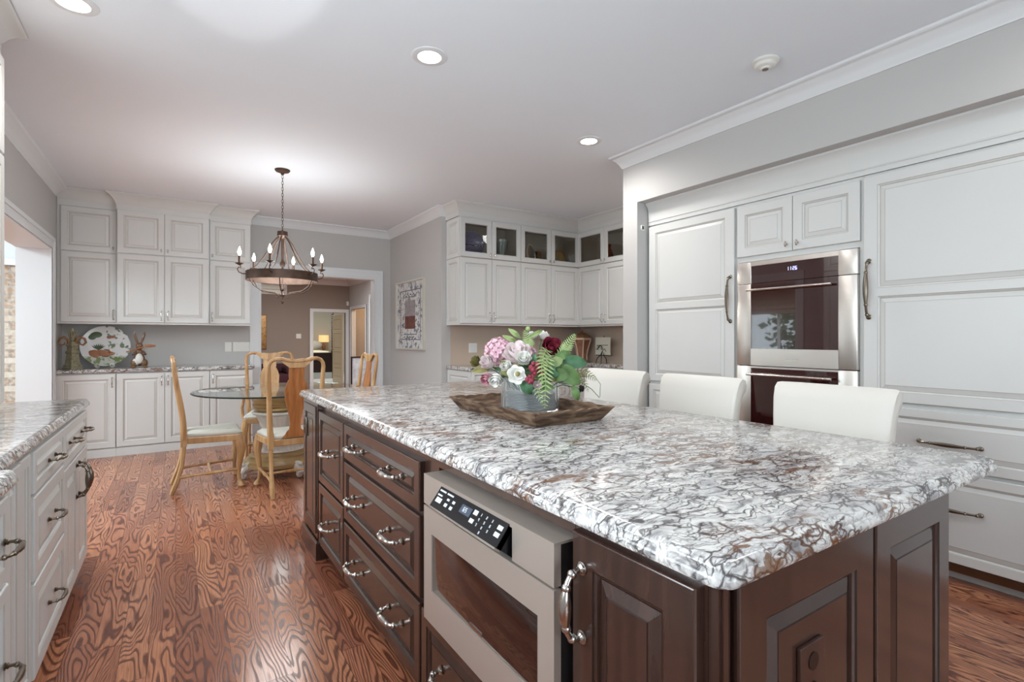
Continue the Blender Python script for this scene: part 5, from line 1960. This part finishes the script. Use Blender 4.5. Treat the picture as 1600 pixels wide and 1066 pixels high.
S0 = tuple(STEM0)
fern('light green fern frond trailing down over the front of the vase', [S0, (1.237, 1.64, 1.175), (1.190, 1.575, 1.10), (1.162, 1.545, 0.985)], 0.040, n=20)
fern('fern frond arching over the front centre of the bouquet', [S0, (1.27, 1.68, 1.20), (1.19, 1.60, 1.155), (1.172, 1.57, 1.075)], 0.036, n=18)
fern('fern frond pointing up right beside the burgundy peony', [S0, (1.342, 1.691, 1.165), (1.375, 1.67, 1.22), (1.401, 1.652, 1.267)], 0.034, n=18)
fern('upright fern frond at the top centre of the bouquet', [S0, (1.27, 1.80, 1.19), (1.278, 1.82, 1.235), (1.282, 1.85, 1.285)], 0.034, n=18)
fern('fern frond leaning over the plum berries', [S0, (1.30, 1.70, 1.165), (1.25, 1.63, 1.17), (1.235, 1.60, 1.12)], 0.032, m='leafmid', n=16)
fern('golden green frond at the right of the bouquet', [S0, (1.40, 1.66, 1.11), (1.44, 1.62, 1.10), (1.46, 1.585, 1.075)], 0.028, m='leafgold', n=14)
fern('golden green frond beneath the dark right leaf', [S0, (1.38, 1.64, 1.10), (1.41, 1.61, 1.07), (1.43, 1.60, 1.03)], 0.024, m='leafgold', n=12)
fern('short fern frond resting low over the vase rim', [S0, (1.22, 1.66, 1.10), (1.175, 1.61, 1.05), (1.18, 1.58, 1.00)], 0.028, n=14)


def leaf(label, p0, p1, w, m='leafmid', bend=0.02, stem_=True):
    """broad leaf from p0 to p1, facing the camera side"""
    p0, p1 = Vector(p0), Vector(p1)
    d = (p1 - p0)
    L = d.length
    d.normalize()
    view = (Vector((0, 0, 1.35)) - p0).normalized()
    sd = d.cross(view).normalized()
    nr = sd.cross(d).normalized()
    vs = []
    n = 10
    for i in range(n + 1):
        s = i / n
        ww = w * math.sin(PI * min(1, (s * 0.97 + 0.015))) ** 0.75 * (1 - 0.25 * s)
        c = p0 + d * L * s + nr * bend * math.sin(PI * s)
        for k in (-1, -0.5, 0, 0.5, 1):
            vs.append((c + sd * ww * k + nr * (abs(k) * ww * 0.30 - 0.002 * (k == 0)) + nr * 0.003 * math.sin(s * 14 + k * 3) * abs(k))[:])
    fs = []
    for i in range(n):
        for k in range(4):
            a = i * 5 + k
            fs.append((a, a + 1, a + 6, a + 5))
    b = MB().add(vs, fs)
    o = b.build('leaf', M[m], smooth=1)
    tag(o, label, 'leaf')
    if stem_:
        stem(o, p0)
    return o


leaf('broad green leaf at the far right of the bouquet', (1.335, 1.66, 1.155), (1.425, 1.60, 1.145), 0.032, 'leafdark')
leaf('large bright green leaf at the right of the bouquet below the dark leaf', (1.30, 1.65, 1.14), (1.385, 1.60, 1.06), 0.040, 'leafmid')
leaf('mid green leaf behind the burgundy peony, pointing right', (1.31, 1.68, 1.17), (1.385, 1.66, 1.185), 0.022, 'leafmid')
leaf('single green leaf hanging below the right of the bouquet', (1.355, 1.61, 1.06), (1.375, 1.60, 0.995), 0.019, 'leafmid')
leaf('teal leaf under the open white flower at the vase rim', (1.13, 1.655, 1.085), (1.165, 1.635, 1.03), 0.026, 'leafdark')
leaf('olive leaf at the far left edge of the bouquet', (1.10, 1.83, 1.13), (1.02, 1.86, 1.11), 0.018, 'leafgold')
leaf('lime sprig leaf at the top left of the bouquet', (1.26, 1.85, 1.25), (1.215, 1.88, 1.292), 0.013, 'leaflight')
leaf('lime sprig leaf at the top right of the bouquet', (1.29, 1.84, 1.25), (1.36, 1.82, 1.285), 0.011, 'leaflight')
leaf('pale leaf stretching left above the hydrangea', (1.25, 1.86, 1.23), (1.19, 1.89, 1.262), 0.014, 'leaflight')
leaf('lime leaf curling round the left white rosebud', (1.13, 1.74, 1.13), (1.07, 1.71, 1.165), 0.016, 'leafgold')
leaf('lime leaf under the left white rosebud', (1.12, 1.71, 1.10), (1.06, 1.70, 1.12), 0.016, 'leafgold')
leaf('olive leaf between the left rosebud and the open flower', (1.15, 1.70, 1.13), (1.11, 1.66, 1.15), 0.014, 'leafgold')
leaf('curled light green leaf at the centre of the bouquet', (1.25, 1.67, 1.13), (1.205, 1.63, 1.17), 0.026, 'leaflight')
leaf('deep green leaf right of centre in the bouquet', (1.26, 1.66, 1.10), (1.31, 1.63, 1.13), 0.028, 'leafdark')
leaf('green leaf right of the centre frond', (1.28, 1.65, 1.10), (1.33, 1.60, 1.10), 0.030, 'leafmid')
leaf('green leaf below the centre of the bouquet', (1.22, 1.66, 1.06), (1.26, 1.61, 1.05), 0.020, 'leafmid')
leaf('green leaf above the plum berries', (1.22, 1.70, 1.13), (1.20, 1.66, 1.19), 0.020, 'leafdark')
leaf('dark green leaf behind the hydrangea heads', (1.25, 1.86, 1.16), (1.31, 1.84, 1.23), 0.024, 'leafdark')
leaf('shaded green leaf behind the left rosebuds', (1.17, 1.80, 1.10), (1.10, 1.79, 1.13), 0.024, 'leafdark')
leaf('serrated pale green leaf in front of the burgundy peony', (1.27, 1.66, 1.14), (1.32, 1.63, 1.165), 0.024, 'leaflight')
fb_ = MB()
rnd = random.Random(5)
for k in range(90):
    a_ = rnd.uniform(0, 2 * PI)
    e_ = rnd.uniform(-0.15, 1.0)
    rr_ = rnd.uniform(0.3, 0.95)
    c_ = Vector((VX - 0.03 + 0.145 * rr_ * math.cos(a_) * math.cos(e_), VY - 0.04 + 0.145 * rr_ * math.sin(a_) * math.cos(e_), 1.085 + 0.10 * rr_ * math.sin(e_)))
    n_ = (c_ - Vector((VX, VY, 0.98))).normalized() + Vector((rnd.uniform(-.5, .5), rnd.uniform(-.5, .5), rnd.uniform(-.3, .3)))
    u_, v_, w_n = frame_for(n_)
    l_ = rnd.uniform(0.016, 0.030)
    w_l = l_ * rnd.uniform(.28, .45)
    mi_ = rnd.choice((0, 0, 1, 2))
    fb_.add([(c_ - u_ * l_)[:], (c_ - u_ * l_ * .3 + v_ * w_l + w_n * .002)[:], (c_ + u_ * l_ * .4 + v_ * w_l * .8 + w_n * .002)[:], (c_ + u_ * l_ - w_n * .004)[:], (c_ + u_ * l_ * .4 - v_ * w_l * .8 + w_n * .002)[:], (c_ - u_ * l_ * .3 - v_ * w_l + w_n * .002)[:]], [(0, 1, 2, 3), (0, 3, 4, 5)], mi_)
ff_ = fb_.build('foliage', [M['leafdark'], M['leafmid'], M['leafgold']], smooth=0)
tag(ff_, 'small mixed green leaves filling the bouquet between the blooms', 'foliage', kind='stuff')
o = MB().ball((1.294, 1.842, 1.291), 0.011, 12).build('flower_bud', M['leaflight'])
tag(o, 'round pale bud topping the bouquet', 'bud')
stem(o, (1.294, 1.842, 1.284))
o = MB().tube([(1.40, 1.62, 1.09), (1.445, 1.58, 1.095), (1.46, 1.56, 1.06), (1.452, 1.555, 1.01)], 0.0012, 5).tube([(1.40, 1.62, 1.07), (1.43, 1.58, 1.04), (1.455, 1.56, 1.005)], 0.0016, 5).build('grass_blade', M['leafdark'])
tag(o, 'thin dark grass blades curving out at the right of the bouquet', 'grass')
stem(o, (1.40, 1.62, 1.08))
# ================================================================== HALL AND BEDROOM SEEN THROUGH THE OPENING
t = thing('framed_mirror', 'gilt framed panel on the brown hall wall, cut by the cased opening', 'mirror', (1.05, 13.898, 0.98))
b = MB()
for (a, c, z0, z1) in ((0, 0.13, 0, 0.84), (0.69, 0.82, 0, 0.84), (0.13, 0.69, 0, 0.13), (0.13, 0.69, 0.71, 0.84)):
    b.box(a, c, -0.05, 0, z0, z1, bev=0.012)
b.build('frame', M['gold'], t)
MB().box(0.13, 0.69, -0.02, 0, 0.13, 0.71).build('panel', M['bronze'], t, smooth=0)
t = thing('air_vent', 'white framed louvred vent high on the brown hall wall', 'vent', (1.60, 13.898, 2.34))
b = MB()
for (a, c, z0, z1) in ((0, 0.74, 0, 0.03), (0, 0.74, 0.22, 0.25), (0, 0.03, 0.03, 0.22), (0.71, 0.74, 0.03, 0.22), (0.03, 0.71, 0.115, 0.135)):
    b.box(a, c, -0.03, 0, z0, z1)
b.build('frame', M['white'], t, smooth=0)
MB().box(0.03, 0.71, -0.012, 0, 0.03, 0.22).build('louvre', M['pewter'], t, smooth=0)
t = thing('sofa', 'low dark maroon sofa end against the brown hall wall', 'sofa', (1.25, 13.45, 0))
MB().rbox(0, 1.08, -0.35, 0.35, 0.08, 0.40, 0.04).build('seat', M['maroon'], t)
MB().rbox(0, 1.08, 0.25, 0.42, 0.40, 0.62, 0.05).build('backrest', M['maroon'], t)
MB().rbox(0.94, 1.08, -0.36, 0.25, 0.40, 0.56, 0.05).build('armrest', M['maroon'], t)
for x in (0.06, 1.02):
    MB().box(x - 0.02, x + 0.02, -0.3, -0.26, 0, 0.08).build('leg', M['darkleg'], t, smooth=0)
t = thing('screen', 'low wood-framed patterned grey panel standing at the right of the hall', 'screen', (3.40, 12.0, 0), R(0))
b = MB()
for (a, c, z0, z1) in ((0, 0.03, 0, 0.82), (0.40, 0.43, 0, 0.82), (0.03, 0.40, 0.79, 0.82), (0.03, 0.40, 0.05, 0.08)):
    b.box(a, c, -0.02, 0.02, z0, z1)
b.build('frame', M['darkleg'], t, smooth=0)
MB().box(0.03, 0.40, -0.008, 0.008, 0.08, 0.79).build('fabric_panel', mat('patterned_grey_fabric', (186, 186, 190), 0.9, var=0.35, vscale=9), t, smooth=0)
o = MB().rbox(-0.03, 0.03, -0.04, 0, -0.05, 0.06, 0.008).build('motion_sensor', M['plate'])
o.location = (3.85, 13.898, 2.17)
tag(o, 'small white sensor in the upper corner of the hall', 'sensor')
# bedroom door, swung open
t = thing('door_1', 'cream panelled bedroom door standing open', 'door', (3.79, 14.05, 0.02), R(94))
b = MB().panel(0, 0.80, 0, 1.88, 0, 0.018, 0.11, panels=[(0.16, 0.42), (0.50, 0.86), (0.94, 1.36), (1.44, 1.74)])
b.v = [(x_, 0.02 - y_, z_) for x_, y_, z_ in b.v]
b.build('panel_face', [mat('cream_door_paint', (206, 188, 160), 0.5), mat('door_groove', (150, 128, 100), 0.5)], t, smooth=0)
MB().box(0.0015, 0.7985, 0.0, 0.02, 0.0015, 1.8785).build('slab', M['plate'], t, smooth=0)
MB().ball((0.74, 0.075, 0.92), 0.028, 12).tube([(0.74, 0.07, 0.92), (0.74, 0.038, 0.92)], 0.01, 8).build('knob', M['pewter'], t)
t['kind'] = 'structure'
# bed
t = thing('bed', 'dark wooden four-poster bed seen through the bedroom door', 'bed', (0, 0, 0.012))
DK = mat('dark_bed_wood', (46, 30, 28), 0.35)
MB().box(2.30, 4.02, 16.28, 16.34, 0.19, 0.79).build('footboard', DK, t, smooth=0)
for (x, y) in ((4.06, 16.31), (2.26, 16.31)):
    pz_ = [(0.05, 0), (0.05, 0.8)]
    pf = [(0.045, 0.0), (0.045, 0.85), (0.03, 0.87)]
    for i in range(40):
        z_ = 0.88 + i * 0.03
        pf.append((0.026 + 0.016 * (i % 2), z_))
    pf += [(0.03, 2.1), (0.045, 2.15), (0.01, 2.2)]
    MB().lathe(pf, (x, y, 0), 12).build('post', DK, t)
MB().rbox(2.32, 4.0, 16.36, 18.36, 0.40, 0.84, 0.06).build('mattress', mat('cream_bedspread', (214, 208, 186), 0.9), t)
MB().box(2.31, 4.02, 16.2, 16.27, 0.0, 0.185).box(4.08, 4.11, 16.4, 18.3, 0.0, 0.38).build('bed_skirt', M['carpet'], t, smooth=0)
MB().box(2.3, 4.02, 18.38, 18.44, 0.2, 1.1).build('headboard', DK, t, smooth=0)
for k in range(3):
    o = MB().ball((0, 0, 0), 1, 16, sc=(0.30, 0.14, 0.17)).build('pillow', M['linen'], smooth=1.2)
    o.location = (2.68 + k * 0.60, 18.15, 0.012 + 0.84 + 0.155)
    tag(o, ['cream pillow at the left of the bed head', 'cream pillow in the middle of the bed head', 'cream pillow at the right of the bed head'][k], 'pillow')
t = thing('nightstand', 'dark nightstand beside the bed head', 'nightstand', (4.36, 18.55, 0.012))
MB().box(-0.22, 0.22, -0.2, 0.2, 0.04, 0.72).box(-0.2, 0.2, -0.18, 0.18, 0, 0.04).build('body', DK, t, smooth=0)
MB().panel(-0.2, 0.2, 0.4, 0.7, -0.2, 0.015, 0.04).build('drawer', DK, t, smooth=0)
t = thing('table_lamp', 'bedside lamp with a tan drum shade', 'lamp', (4.32, 18.55, 0.733))
MB().lathe([(0.07, 0), (0.07, 0.02), (0.03, 0.04), (0.05, 0.12), (0.07, 0.22), (0.03, 0.32), (0.012, 0.36), (0.012, 0.42)], seg=24).build('base', M['horn'], t)
MB().lathe([(0.17, 0.38), (0.171, 0.38), (0.161, 0.62), (0.16, 0.62), (0.168, 0.38)], seg=32, caps=False).build('lamp_shade', mat('lit_shade', (214, 180, 134), 0.8, emis=(230, 180, 120), estr=0.8), t)
# ================================================================== HEARTH ROOM WINDOW, SHADE, GARDEN
t = thing('roman_shade', 'taupe folded roman shade over the hearth room window', 'window shade', (-5.17, 4.3, 1.84), R(90))
b = MB()
ring = []
pf = [(0.0, 0.0), (-0.05, -0.02), (-0.055, 0.03), (-0.025, 0.07), (-0.06, 0.10), (-0.06, 0.15), (-0.02, 0.19), (-0.035, 0.62), (0.0, 0.64)]
b.loops([[(0, y, z) for y, z in pf], [(3.2, y, z) for y, z in pf]], 0, cap=True)
b.add([(0, y, z) for y, z in pf], [tuple(range(len(pf)))[::-1]])
b.build('fabric', M['shade'], t, smooth=0.6)
gr = MB().box(-30, -5.5, -15, 30, -0.4, -0.3).build('lawn', M['grass'], smooth=0)
tag(gr, 'green lawn outside the hearth room window', 'lawn', kind='structure')
for i, (x, y, s) in enumerate(((-9.5, 5.6, 1.2), (-10.5, 8.6, 1.4), (-9.0, 11.8, 1.5), (-12.5, 14.8, 1.6), (-10.0, 2.6, 1.4))):
    t = thing('tree', ['leafy tree outside the hearth window, first from the house', 'leafy tree outside the hearth window, second along the lawn', 'leafy tree outside the hearth window, third along the lawn', 'tallest leafy tree at the far end of the lawn', 'leafy tree outside nearest the camera side'][i], 'tree', (x, y, -0.3), 0, 'garden trees')
    MB().tube([(0, 0, 0), (0.05, 0, s * 0.8), (0, 0.05, s * 1.4)], [0.12, 0.09, 0.05], 8).build('trunk', M['bark'], t)
    b = MB()
    rnd = random.Random(i)
    for k in range(420):
        a, z_ = rnd.uniform(0, 2 * PI), rnd.uniform(-1, 1)
        q = rnd.uniform(0.45, 1.0)
        c = Vector((math.cos(a) * math.sqrt(1 - z_ * z_), math.sin(a) * math.sqrt(1 - z_ * z_), z_)) * q * s * 0.95 + Vector((0, 0, s * 1.35))
        n_ = Vector((rnd.uniform(-1, 1), rnd.uniform(-1, 1), rnd.uniform(-1, 1))).normalized()
        u_, v_, _ = frame_for(n_)
        l_ = rnd.uniform(0.10, 0.2)
        b.add([(c + u_ * l_)[:], (c + v_ * l_ * .6)[:], (c - u_ * l_)[:], (c - v_ * l_ * .6)[:]], [(0, 1, 2, 3)])
    b.build('crown', M['foliage'], t, smooth=0)

# groups for the repeats
for _n, _g in (('bar_stool', 'white stools along the island'), ('rose', 'roses in the bouquet'), ('leaf', 'leaves in the bouquet'), ('fern_frond', 'fern fronds in the bouquet'), ('downlight', 'recessed ceiling lights'),
               ('wall_cabinet', 'white wall cabinets'), ('base_cabinet', 'white base cabinets'), ('island_cabinet', 'dark cabinets of the island'), ('wall_oven', 'stacked wall ovens'), ('pillow', 'pillows on the bed'),
               ('peony', 'peonies in the bouquet'), ('hydrangea', 'hydrangeas in the bouquet'), ('refrigerator', 'panelled refrigerators'), ('berry_cluster', 'berries in the bouquet')):
    for _o in list(COL.objects):
        if _o.parent is None and _o.name.split('.')[0] == _n and 'label' in _o:
            _o['group'] = _g
